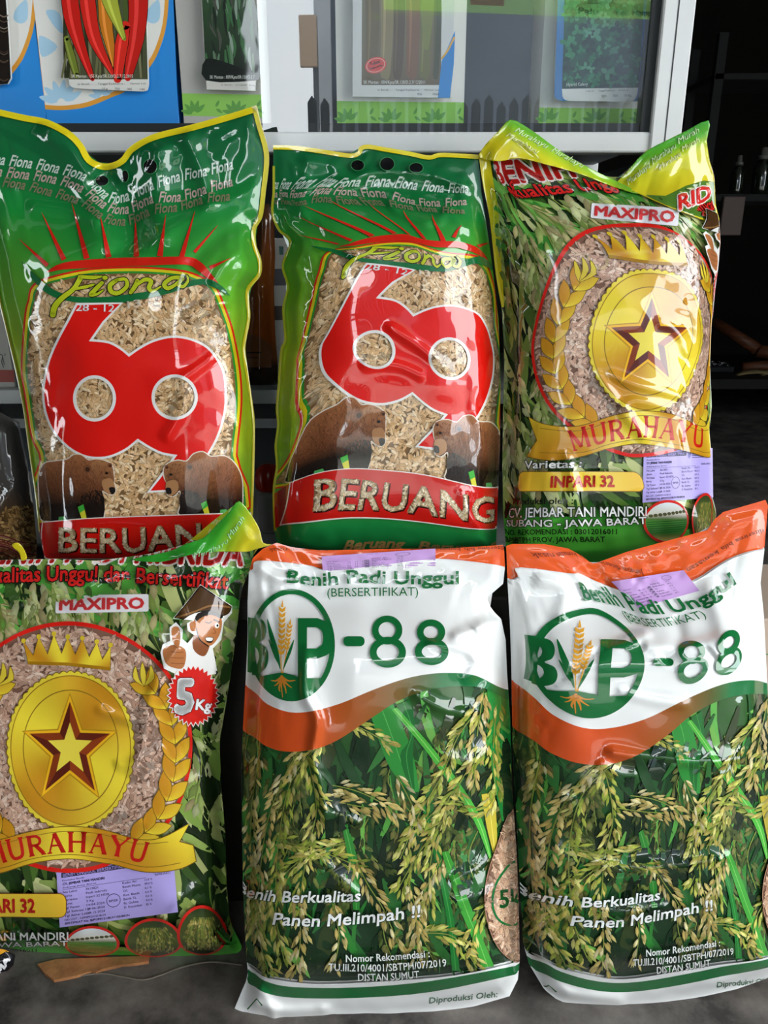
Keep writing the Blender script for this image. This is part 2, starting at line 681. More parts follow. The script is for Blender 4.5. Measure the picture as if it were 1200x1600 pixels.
def vnoise(q, scale, seed):
    """smooth value noise in -1..1"""
    r = np.random.default_rng(seed)
    G = r.uniform(-1, 1, (64, 64))
    x, y = q[:, 0] / scale, q[:, 1] / scale
    ix, iy = np.floor(x).astype(int), np.floor(y).astype(int)
    tx, ty = x - ix, y - iy
    tx, ty = tx * tx * (3 - 2 * tx), ty * ty * (3 - 2 * ty)
    g = lambda a, b: G[b % 64, a % 64]
    return (g(ix, iy) * (1 - tx) + g(ix + 1, iy) * tx) * (1 - ty) + (g(ix, iy + 1) * (1 - tx) + g(ix + 1, iy + 1) * tx) * ty

def sstep(a, b, x):
    t = np.clip((x - a) / (b - a), 0, 1)
    return t * t * (3 - 2 * t)

class Bag:
    """a filled pillow bag: a seam plane (traced outline) and a height field in front of it"""
    G = 3.0
    def __init__(s, outline, low, high, T, R, fill, creases=(), seed=1, back=.3, extra=None, bottom=None, pleat=.0016):
        s.out = A(outline)
        s.low, s.high = low, high
        dy, dz = high[0] - low[0], high[1] - low[1]
        L = math.hypot(dy, dz)
        s.o = np.array([0, low[0], low[1]])
        s.n = np.array([0, -dz / L, dy / L])
        s.upv = np.array([0, dy / L, dz / L])
        s.x0, s.y0 = np.floor((s.out.min(0) - 24) / s.G) * s.G
        x1, y1 = s.out.max(0) + 24
        s.nx, s.ny = int((x1 - s.x0) / s.G) + 2, int((y1 - s.y0) / s.G) + 2
        gx, gy = np.meshgrid(s.x0 + np.arange(s.nx) * s.G, s.y0 + np.arange(s.ny) * s.G)
        q = np.stack([gx.ravel(), gy.ravel()], 1)
        d, near = dist_poly(q, s.out)
        ins = in_poly(q, s.out)
        d = np.where(ins, d, 0)
        MP = .00087                              # metres per pixel at this distance
        t = np.clip(d * MP / R, 0, 1)
        prof = (1 - (1 - t) ** 2) ** .62
        h = T * prof * sstep(fill[0], fill[1], q[:, 1]) + .004 * sstep(0, 12, d)
        if bottom:                               # how the filled part thins out towards its foot
            h *= 1 - bottom[2] * sstep(bottom[0], bottom[1], q[:, 1])
        H = h.reshape(s.ny, s.nx)
        for _ in range(12):
            Hp = np.pad(H, 1, mode='edge')
            H = (Hp[1:-1, 1:-1] * 2 + Hp[:-2, 1:-1] + Hp[2:, 1:-1] + Hp[1:-1, :-2] + Hp[1:-1, 2:]) / 6
        h = H.ravel() * sstep(-2, 26, d) + H.ravel() * .12 * (1 - sstep(-2, 26, d))
        w = sstep(2, 30, d)
        h = h + w * (.35 + .65 * sstep(.005, .03, h)) * (.0035 * vnoise(q, 95, seed) + .0016 * vnoise(q + 31, 42, seed + 5))
        # pleats that run in from the seam
        ang = np.arctan2(q[:, 1] - s.out[:, 1].mean(), (q[:, 0] - s.out[:, 0].mean()) * 1.5)
        per = vnoise(np.stack([ang * 40 + 500, d * .25 + 40], 1), 3.0, seed + 9)
        h = h + pleat * per * sstep(2, 14, d) * (1 - sstep(30, 90, d))
        for c in creases:
            pts, amp, wd = c[0], c[1] * (1.25 if c[2] < 10 else 1), max(c[2], 8.5)
            side = c[3] if len(c) > 3 else 0     # 0 ridge, 1 step: one side lies higher
            p = cr(pts, False, 4) if len(pts) > 2 else A(pts)
            best = np.full(len(q), 1e9)
            sg = np.zeros(len(q))
            along = np.zeros(len(q))
            for i in range(len(p) - 1):
                e = p[i + 1] - p[i]
                tt = np.clip(((q - p[i]) @ e) / (e @ e), 0, 1)
                v = q - (p[i] + tt[:, None] * e)
                dd = np.linalg.norm(v, axis=1)
                k = dd < best
                best[k] = dd[k]
                sg[k] = np.sign(e[0] * v[k, 1] - e[1] * v[k, 0])
                along[k] = (i + tt[k]) / (len(p) - 1)
            fade = np.minimum(1, np.minimum(along, 1 - along) * (3 if side else 8))
            if side:
                val = amp * .5 * (1 + np.tanh(sg * best / wd * 1.6)) * np.exp(-(best / (wd * 9)) ** 2) * fade
            else:
                val = amp * np.exp(-(best / wd) ** 2) * fade
            h = h + val * sstep(0, 10, d)
        if extra is not None:
            h = h + extra(q, d)
        s.H = h.reshape(s.ny, s.nx)
        dirs = rays(q)
        den = dirs @ s.n
        num = s.n @ (s.o - CAM)
        P = CAM + dirs * ((num + h) / den)[:, None]
        hb = np.minimum(-(.002 + back * np.clip(H.ravel(), 0, 1) * sstep(0, 26, d)), h - .0025)
        Pb = CAM + dirs * ((num + hb) / den)[:, None]
        s.P = P.reshape(s.ny, s.nx, 3)
        s.Pb = Pb.reshape(s.ny, s.nx, 3)
        N = np.cross(np.gradient(s.P, axis=1), np.gradient(s.P, axis=0))
        N /= np.linalg.norm(N, axis=2)[..., None]
        N *= np.sign(np.sum(N * s.n, 2))[..., None]
        s.N = N
    def S(s, q):
        n = bil(s.N, s.x0, s.y0, s.G, q)
        return bil(s.P, s.x0, s.y0, s.G, q), n / np.maximum(np.linalg.norm(n, axis=1), 1e-9)[:, None]
    def clamp(s, q, eps=.3):
        d, near = dist_poly(q, s.out)
        o = ~in_poly(q, s.out)
        r = q.copy()
        r[o] = near[o]
        return r, np.where(o, -d, d)
    def decal(s, art, m, parent, names=None, lift=.0):
        """lay an art drawn in this bag's own frame on the film"""
        made = {}
        for part in art.parts():
            T = art.soup(part, art.g)
            q = T.reshape(-1, 6)
            xy = q[:, :2]
            P, N = s.S(xy)
            o = soup_mesh((names or {}).get(part, part), T, P + s.n * (q[:, 2:3] + lift), N, m, parent)
            made[part] = o
        return made
    def print_art(s, art, box, warp, m, parent, names=None, g=4.0):
        """lay the design's print (its own frame `box`) over the whole bag"""
        x0, y0, x1, y1 = box
        nx, ny = int((x1 - x0) / g) + 1, int((y1 - y0) / g) + 1
        gx, gy = np.meshgrid(x0 + np.arange(nx) * g, y0 + np.arange(ny) * g)
        q = np.stack([gx.ravel(), gy.ravel()], 1)
        w = warp(q) if warp else q
        w, d = s.clamp(w)
        P, N = s.S(w)
        P, N = P.reshape(ny, nx, 3), N.reshape(ny, nx, 3)
        D = d.reshape(ny, nx)
        made = {}
        for part in art.parts():
            T = art.soup(part, g)
            v = T.reshape(-1, 6)
            dv = bil(D, x0, y0, g, v[:, :2]).reshape(-1, 3)
            T = T[(dv.max(1) > -1) & (dv.mean(1) > -4)]
            v = T.reshape(-1, 6)
            n = bil(N, x0, y0, g, v[:, :2])
            n /= np.maximum(np.linalg.norm(n, axis=1), 1e-9)[:, None]
            edge = np.clip(bil(D, x0, y0, g, v[:, :2]) / 6, 0, 1)[:, None]
            p = bil(P, x0, y0, g, v[:, :2]) + s.n * v[:, 2:3] * (.15 + .85 * edge)
            made[part] = soup_mesh((names or {}).get(part, part), T, p, n, m, parent)
        return made
    def back_sheet(s, col, m, parent):
        o = s.out
        st = 12.0
        x0, y0 = o.min(0) - st
        x1, y1 = o.max(0) + st
        nx, ny = int((x1 - x0) / st) + 2, int((y1 - y0) / st) + 2
        gx, gy = np.meshgrid(x0 + np.arange(nx) * st, y0 + np.arange(ny) * st)
        q, d = s.clamp(np.stack([gx.ravel(), gy.ravel()], 1))
        P = bil(s.Pb, s.x0, s.y0, s.G, q)
        f = []
        for j in range(ny - 1):
            for i in range(nx - 1):
                k = [j * nx + i, j * nx + i + 1, (j + 1) * nx + i + 1, (j + 1) * nx + i]
                if max(d[a] for a in k) > 0:
                    f.append(k[::-1])
        F = np.array([(a, b, c) for a, b, c, e in f] + [(a, c, e) for a, b, c, e in f])
        v6 = np.concatenate([q, np.zeros((len(q), 1)), np.broadcast_to(A(col), (len(q), 3))], 1)
        T = v6[F]
        return soup_mesh('back_film', T, P[F].reshape(-1, 3), np.broadcast_to(-s.n, (F.size, 3)).copy(), m, parent)
    def seam(s, i0, i1, w, col, m, parent, name='seam', lift=.0022):
        """edge band that follows the outline between two outline points, folded over the rim"""
        o = s.out
        n = len(o)
        ids = [(i0 + k) % n for k in range((i1 - i0) % n + 1)]
        p = cr(o[ids], False, 5)
        c = inset(o, .1)
        d = np.gradient(p, axis=0)
        d /= np.maximum(np.linalg.norm(d, axis=1), 1e-9)[:, None]
        nn = np.stack([-d[:, 1], d[:, 0]], 1)
        tst = in_poly(p + nn * 6, o).mean()
        if tst < .5:
            nn = -nn
        ww = np.interp(np.linspace(0, 1, len(p)), np.linspace(0, 1, len(w)), w) if not isinstance(w, (int, float)) else np.full(len(p), float(w))
        a = Art(3.0)
        rows = [p - nn * .8] + [p + nn * (ww * k / 2)[:, None] for k in (1, 2)]
        V = np.concatenate(rows)
        m_ = len(p)
        F = []
        for r in range(2):
            for i in range(m_ - 1):
                F += [(r * m_ + i, r * m_ + i + 1, (r + 1) * m_ + i + 1), (r * m_ + i, (r + 1) * m_ + i + 1, (r + 1) * m_ + i)]
        a.raw(V, F, col, name)
        return s.decal(a, m, parent, lift=lift)[name]
# ------------------------------------------------------------------ the three bag prints
def ygrad(stops):
    ys = [a for a, _ in stops]
    cs = A([lin(c) for _, c in stops])
    return lambda V: np.stack([np.interp(V[:, 1], ys, cs[:, k]) for k in range(3)], 1)

def rect(x0, y0, x1, y1):
    return A([(x0, y0), (x1, y0), (x1, y1), (x0, y1)])

def rrect(x0, y0, x1, y1, r, n=5):
    out = []
    for cx, cy, a in ((x1 - r, y0 + r, -90), (x1 - r, y1 - r, 0), (x0 + r, y1 - r, 90), (x0 + r, y0 + r, 180)):
        for k in range(n + 1):
            t = math.radians(a + 90 * k / n)
            out.append((cx + r * math.cos(t), cy + r * math.sin(t)))
    return A(out)

def Z4(pts, s=.36667, ox=0.0, oy=400.0):
    return A(pts) * s + A([ox, oy])

WHITE = lin('#f0f0ee')
GRAIN_TAN = ['#efca9a', '#e2b986', '#f5d9b0', '#d0a470', '#eac294', '#dcb07e']
GRAIN_PINK = ['#e4bfa8', '#d6ac94', '#efd2bd', '#c0967f', '#e0b8a0', '#cca088']

def blades(a, n, keep, box, L, W, pal, ang, bend=.15, part='film'):
    """loose leaves: curved tapering strips"""
    x0, y0, x1, y1 = box
    for _ in range(n):
        c = A([random.uniform(x0, x1), random.uniform(y0, y1)])
        t = math.radians(random.gauss(*ang))
        l = L * random.uniform(.5, 1.3)
        d = A([math.cos(t), math.sin(t)])
        nn = A([-d[1], d[0]])
        p = [c - d * l / 2, c + nn * random.uniform(-bend, bend) * l, c + d * l / 2]
        if keep is not None and not keep(A([p[0], c, p[2]])).all():
            continue
        w = W * random.uniform(.5, 1.3)
        a.stroke(p, [w * .3, w, w * .8, .4], lin(random.choice(pal)) * random.uniform(.8, 1.15), part, smooth=3, caps=False)

def panicle(a, pts, n, L, W, pal, spread=26, jit=7, part='film'):
    """a drooping rice ear: grains in pairs along an arching stem"""
    p = cr(pts, False, 12)
    d = np.gradient(p, axis=0)
    d /= np.maximum(np.linalg.norm(d, axis=1), 1e-9)[:, None]
    a.stroke(pts, 1.6, lin('#7d8a3c'), part, smooth=5, caps=False)
    V, F, C, Zj = [], [], [], []
    for k in range(n):
        i = int((k + random.random()) / n * (len(p) - 1))
        sd = random.choice((-1, 1))
        th = math.atan2(d[i, 1], d[i, 0]) + sd * math.radians(random.gauss(spread, 9))
        c = p[i] + A([-d[i, 1], d[i, 0]]) * sd * random.uniform(1, jit) + A([random.uniform(-2, 2), random.uniform(-2, 2)])
        l, w = L * random.uniform(.75, 1.15), W * random.uniform(.8, 1.15)
        e = A([math.cos(th), math.sin(th)])
        m = A([-e[1], e[0]])
        base = lin(random.choice(pal)) * random.uniform(.5, 1.12)
        k0 = len(V)
        for u, v, b in ((0, 0, .7), (.25, -.42, .85), (.6, -.5, 1), (1, 0, .8), (.6, .5, .72), (.25, .42, .65), (.5, -.08, 1.15)):
            V.append(c + e * l * u + m * w * v)
            C.append(base * b)
            Zj.append(random.uniform(0, 0))
        z = random.uniform(0, .0004)
        Zj[-7:] = [z] * 7
        F += [(k0 + q, k0 + (q + 1) % 6, k0 + 6) for q in range(6)]
    a.z += a.STEP
    a.loose[len(a.items)] = 'piece'
    a.items.append((part, A(V), np.array(F), a.z + A(Zj), np.clip(A(C), 0, 1)))

# ---- print with the big red 69
F_BOX = (-72, 140, 440, 932)
F_WIN = Z4([(200, 870), (160, 760), (135, 600), (120, 500), (122, 400), (135, 250), (148, 195), (165, 140), (250, 108), (400, 80), (600, 74), (760, 86), (830, 104), (895, 140),
            (925, 200), (962, 300), (985, 400), (1000, 500), (1006, 600), (1000, 700), (985, 850), (985, 1108), (185, 1120)])

def bear(a, pts, dark, head, snout, nose, ear, flip):
    o = cr(Z4(pts), True, 3)
    x0, y0 = o.min(0)
    x1, y1 = o.max(0)
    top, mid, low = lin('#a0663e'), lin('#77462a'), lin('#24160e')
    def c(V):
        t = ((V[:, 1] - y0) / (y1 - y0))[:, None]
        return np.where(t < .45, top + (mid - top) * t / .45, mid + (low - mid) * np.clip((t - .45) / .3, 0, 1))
    a.poly(inset(o, -1.6), lin('#e4d6c4'))
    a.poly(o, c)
    for p in dark:
        a.poly(cr(Z4(p), True, 3), lin('#150d09'))
    hp = cr(Z4(head), True, 4)
    a.poly(hp, lambda V: lin('#a8734a') + (lin('#70442a') - lin('#a8734a')) * np.clip((V[:, 1:] - hp[:, 1].min()) / np.ptp(hp[:, 1]), 0, 1))
    # fur: short strokes following the body
    n = 1500
    q = np.stack([RNG.uniform(x0, x1, n), RNG.uniform(y0, y1, n)], 1)
    q = q[in_poly(q, inset(o, 2.5))]
    V, F, C = [], [], []
    for i, p in enumerate(q):
        th = random.gauss(1.25 if not flip else 1.9, .45)
        l = random.uniform(4, 8)
        e = A([math.cos(th), math.sin(th)])
        m = A([-e[1], e[0]]) * .5
        b = c(p[None])[0] * random.choice((.55, .75, 1.2, 1.5))
        k = len(V)
        V += [p - m, p + m, p + e * l]
        C += [b, b, b * .9]
        F.append((k, k + 1, k + 2))
    a.gap(True, .0003)
    a.raw(V, F, lambda v: A(C))
    a.gap(False, .0002)
    a.poly(cr(Z4(snout), True, 4), lin('#a9794f'))
    a.poly(cr(Z4(nose), True, 4), lin('#16100e'))
    ey = hp.mean(0) + A([9 if not flip else -9, -1])
    a.poly(ell(ey[0], ey[1], 2.4, 2, 12), lin('#1a100a'))
    for e in ear:
        a.poly(ell(*Z4([e[:2]])[0], e[2] * .3667, n=16), lin('#7a4a2c'))
        a.poly(ell(*(Z4([e[:2]])[0] + A([.5, 1])), e[2] * .2, n=12), lin('#3a2216'))

def make_F():
    a = Art()
    edge = ygrad([(165, '#0a5a33'), (250, '#0b6a36'), (330, '#1a8a37'), (400, '#4da52f'), (470, '#6fae2a'), (560, '#a3b91f'), (680, '#9fb522'), (770, '#6fa42d'), (830, '#3d9636'), (880, '#1d8a42'), (930, '#13733a')])
    cent = ygrad([(165, '#0a5a33'), (280, '#0b6636'), (340, '#127a36'), (400, '#1f8c37'), (470, '#4da52f'), (600, '#8fb322'), (800, '#57a22f'), (880, '#1d8a42'), (930, '#13733a')])
    def base(V):
        t = np.clip(np.abs(V[:, 0] - 200) / 190, 0, 1)[:, None] ** 1.6
        return cent(V) * (1 - t) + edge(V) * t
    a.poly(rect(*F_BOX), base)
    rows = [([(-30, 254), (40, 262), (90, 271), (132, 284), (169, 316), (203, 313), (238, 297), (279, 284), (317, 276), (359, 266), (402, 254)], '#c9dcd0', 17),
            ([(-34, 272), (38, 280), (88, 288), (128, 302), (169, 331), (205, 333), (240, 317), (282, 315), (324, 302), (363, 291), (405, 279)], '#b9a79c', 16),
            ([(-40, 288), (24, 294), (68, 304), (125, 321), (165, 348), (202, 352), (240, 335), (282, 330), (323, 317), (361, 313), (402, 299)], '#7d7a5c', 15)]
    for pts, col, h in rows:
        p = cr(pts, False, 14)
        acc = np.concatenate([[0], np.cumsum(np.linalg.norm(np.diff(p, axis=0), axis=1))])
        k, u = 0, 2.0
        while u + 37 < acc[-1]:
            uu = np.linspace(u, u + 35, 4)
            b = np.stack([np.interp(uu, acc, p[:, 0]), np.interp(uu, acc, p[:, 1])], 1)
            a.text('Fiona', b, h, lin(col), bold=.02, shear=.22)
            u += 42.5
    S1 = lambda q: A(q) * .36667
    for b, t, w in (((205, 1132), (85, 1020), 7), ((275, 1107), (180, 905), 8), ((372, 1102), (308, 865), 9), ((465, 1097), (430, 920), 9), ((583, 1094), (578, 930), 9),
                    ((683, 1092), (708, 915), 9), ((775, 1097), (832, 900), 8), ((830, 1075), (930, 960), 5), ((895, 1142), (985, 1100), 6)):
        a.stroke([S1(t), S1(b)], [.5, w], lin('#cf1f12'), smooth=0, caps=False)
    up = cr(S1([(200, 1158), (250, 1128), (320, 1112), (480, 1100), (620, 1097), (800, 1095), (860, 1120), (900, 1165), (930, 1205)]), False, 5)
    lo = cr(S1([(205, 1162), (260, 1150), (330, 1145), (480, 1136), (620, 1132), (790, 1128), (840, 1150), (880, 1182), (925, 1210)]), False, 5)
    a.poly(np.concatenate([up, lo[::-1]]), lin('#d3200f'))
    win = cr(F_WIN, True, 4)
    a.ring(inset(win, -10.5), inset(win, -7.5), lin('#d3200f'))
    a.ring(inset(win, -7.5), inset(win, -3.2), lin('#d9c81c'))
    a.ring(inset(win, -3.2), inset(win, .6), lin('#2a8f2c'))
    a.poly(win, lin('#7d5c38'), part='rice')  # dark ground painted as the shade between the grains
    x0, y0 = win.min(0)
    x1, y1 = win.max(0)
    a.grains(6800, (x0, y0, x1, y1), lambda q: in_poly(q, inset(win, 4)), 14.5, 4.6, GRAIN_TAN, part='rice')
    a.gap(False, .0010)
    # dark green ribbon under the script
    a.poly(np.concatenate([cr(Z4([(95, 20), (160, 85), (230, 140), (320, 172), (480, 172), (690, 140), (800, 108), (890, 98), (950, 130), (985, 172)]), False, 5),
                           cr(Z4([(985, 172), (930, 142), (870, 122), (800, 134), (700, 166), (480, 205), (320, 196), (215, 165), (140, 95), (95, 20)]), False, 5)]), lin('#0c6a35'))
    a.gap(False, .0003)
    # 69
    sil = Z4([(330, 200), (290, 275), (240, 370), (205, 460), (186, 570), (194, 660), (225, 740), (280, 805), (340, 845), (400, 862), (470, 858), (540, 828), (592, 788)])
    s2 = Z4([(592, 788), (640, 818), (690, 842), (742, 852)])
    s3 = Z4([(742, 852), (690, 925), (630, 1005)])
    s4 = Z4([(630, 1005), (715, 1003), (800, 960)])
    s5 = Z4([(800, 960), (870, 880), (930, 780), (962, 680), (970, 590), (962, 500), (935, 440), (890, 385), (820, 350), (740, 338), (660, 355), (600, 385), (555, 416)])
    s6 = Z4([(555, 416), (520, 388), (470, 362), (402, 354)])
    s7 = Z4([(402, 354), (450, 285), (530, 198)])
    o = np.concatenate([cr(sil, False, 4)[:-1], cr(s2, False, 3)[:-1], s3[:-1], s4[:-1], cr(s5, False, 4)[:-1], cr(s6, False, 3)[:-1], s7])
    l0, r0 = Z4([(408, 605)])[0], Z4([(748, 600)])[0]
    hl, hr = ell(*l0, 33.5, 36, 40), ell(*r0, 36, 35.5, 40)
    a.poly(o, lin('#e9e6e2'), holes=(inset(hl, 5), inset(hr, 5)))
    a.poly(inset(o, 3.6), lin('#e01208'), holes=(hl, hr))
    a.text('28 - 12', [(121, 485.5), (181, 487)], 11, WHITE, bold=.012)
    a.text('13', [(202, 482), (223, 478)], 11, lin('#ddd2c2'), bold=.01)
    # script
    for dz, col in ((2.6, '#1e2a10'), (0, '#b9c41c')):
        c = lin(col)
        st = lambda p, w: a.stroke(Z4(p), [x + dz for x in w], c)
        st([(350, 92), (320, 140), (270, 180), (240, 215), (232, 250)], [8, 7, 8, 9, 9])
        st([(345, 88), (400, 92), (438, 88)], [5, 6, 3])
        st([(325, 140), (370, 132), (405, 122)], [4, 5, 3])
        st([(440, 115), (410, 145), (392, 165), (420, 162), (445, 145)], [6, 7, 6, 4, 2])
        a.poly(ell(*Z4([(453, 93)])[0], 4.2 + dz / 2, 3.4 + dz / 2, 16), c)
        st([(500, 105), (475, 125), (480, 152), (510, 158), (545, 130), (540, 100), (505, 102)], [6, 7, 7, 6, 6, 5, 5])
        st([(590, 105), (580, 130), (562, 155)], [6, 7, 6])
        st([(578, 130), (620, 102), (648, 108), (640, 135), (655, 150), (690, 130)], [4, 6, 7, 7, 5, 2])
        st([(775, 92), (735, 95), (705, 120), (720, 138), (755, 120), (785, 92), (765, 120), (785, 130), (805, 105), (800, 82)], [6, 6, 7, 6, 5, 6, 6, 5, 4, 2])
    bear(a, [(195, 882), (240, 872), (290, 865), (320, 845), (352, 846), (382, 868), (410, 864), (445, 868), (478, 884), (488, 915), (488, 955), (497, 992), (482, 1012), (458, 1006), (440, 998),
             (444, 1060), (446, 1108), (400, 1112), (300, 1118), (190, 1124), (176, 1080), (172, 1000), (172, 930)],
         [[(360, 1010), (440, 1000), (446, 1110), (380, 1114), (352, 1060)], [(180, 1050), (250, 1070), (335, 1050), (350, 1114), (190, 1122)]],
         [(385, 890), (420, 868), (470, 880), (488, 920), (488, 970), (450, 985), (405, 960), (380, 925)],
         [(440, 955), (480, 945), (497, 990), (480, 1010), (452, 1000)], [(470, 985), (492, 982), (497, 1000), (482, 1012)], [(378, 903, 18), (474, 888, 10)], False)
    bear(a, [(703, 905), (722, 880), (762, 868), (800, 872), (828, 842), (868, 832), (902, 852), (960, 850), (1002, 880), (1030, 935), (1036, 1005), (1028, 1088), (980, 1095), (780, 1104),
             (776, 1050), (772, 995), (745, 1018), (718, 1010), (722, 975), (706, 940)],
         [[(775, 1000), (850, 1010), (860, 1098), (782, 1104)], [(900, 1060), (960, 1040), (1030, 1050), (1026, 1088), (900, 1097)]],
         [(705, 910), (740, 872), (800, 880), (815, 930), (790, 975), (740, 985), (712, 960)],
         [(715, 960), (755, 952), (765, 990), (735, 1018), (714, 1003)], [(712, 985), (732, 985), (735, 1008), (716, 1008)], [(812, 893, 17), (715, 895, 9)], True)
    for x, y in ((338, 1065), (860, 1050)):
        a.poly(Z4([(x, y), (x + 24, y - 12), (x + 38, y + 48), (x + 18, y + 52)]), lin('#d8d234'))
        a.poly(Z4([(x, y), (x + 24, y - 12), (x + 30, y + 12), (x + 8, y + 26)]), lin('#3fae3a'))
    for x, y in ((258, 1107), (942, 1077)):
        a.poly(Z4([(x, y), (x + 26, y - 3), (x + 34, y + 16), (x - 2, y + 20)]), lin('#4aa052'))
    # red band with the grain-filled word
    a.poly(Z4([(95, 1160), (195, 1128), (240, 1270), (100, 1310)]), lin('#8e1515'))
    tp = cr(Z4([(190, 1132), (370, 1116), (560, 1108), (780, 1100), (1000, 1094), (1140, 1096)]), False, 4)
    bt = cr(Z4([(1140, 1270), (1000, 1262), (780, 1272), (560, 1284), (360, 1283), (172, 1284)]), False, 4)
    band = np.concatenate([tp, bt])
    a.poly(inset(band, -1.4), lin('#efe3dd'))
    a.poly(band, lin('#c8150f'))
    bl = Z4([(255, 1254), (400, 1257), (560, 1256), (760, 1243), (990, 1226)])
    a.text('BERUANG', bl + A([1.8, 1.6]), 37, lin('#3d0a08'), bold=.028)
    a.text('BERUANG', bl, 37, lin('#a98961'), bold=.022)
    V, F = a.last
    tri = V[F]
    def inside(q):
        r = np.zeros(len(q), bool)
        for t in tri:
            lo, hi = t.min(0), t.max(0)
            k = np.where((q >= lo).all(1) & (q <= hi).all(1) & ~r)[0]
            if not len(k):
                continue
            p = q[k]
            d = lambda u, v: (v[0] - u[0]) * (p[:, 1] - u[1]) - (v[1] - u[1]) * (p[:, 0] - u[0])
            s1, s2_, s3_ = d(t[0], t[1]), d(t[1], t[2]), d(t[2], t[0])
            r[k] = ((s1 >= 0) & (s2_ >= 0) & (s3_ >= 0)) | ((s1 <= 0) & (s2_ <= 0) & (s3_ <= 0))
        return r
    keep = lambda q: inside(q) & inside(q + A([0, 2])) & inside(q - A([0, 2])) & inside(q + A([2.2, 0])) & inside(q - A([2.2, 0]))
    a.grains(7500, (90, 805, 372, 866), keep, 6.5, 2.3, ['#efd9b4', '#dfc397', '#f4e3c4', '#cdae80'], vary=.15)
    a.text('Beruang', [(150, 908), (235, 906)], 11, lin('#b08a52'), bold=.03, shear=.3)
    a.text('Beruang B', [(255, 906), (375, 898)], 11, lin('#9a7a48'), bold=.03, shear=.3)
    return a

# ---- print with the gold star medal
M_BOX = (688, 168, 1288, 880)

def leaf_mass(a, box, n, pal_dark, pal_light, ang):
    blades(a, n, None, box, 80, 17, pal_dark, ang, .25)
    blades(a, n, None, box, 62, 12, pal_light, ang, .25)

def gold(V, cx, cy, k=2, ph=.6):
    th = np.arctan2(V[:, 1] - cy, V[:, 0] - cx)
    t = (.5 + .5 * np.cos(k * (th - ph)))[:, None]
    return lin('#c98a1a') * (1 - t) + lin('#f0d838') * t

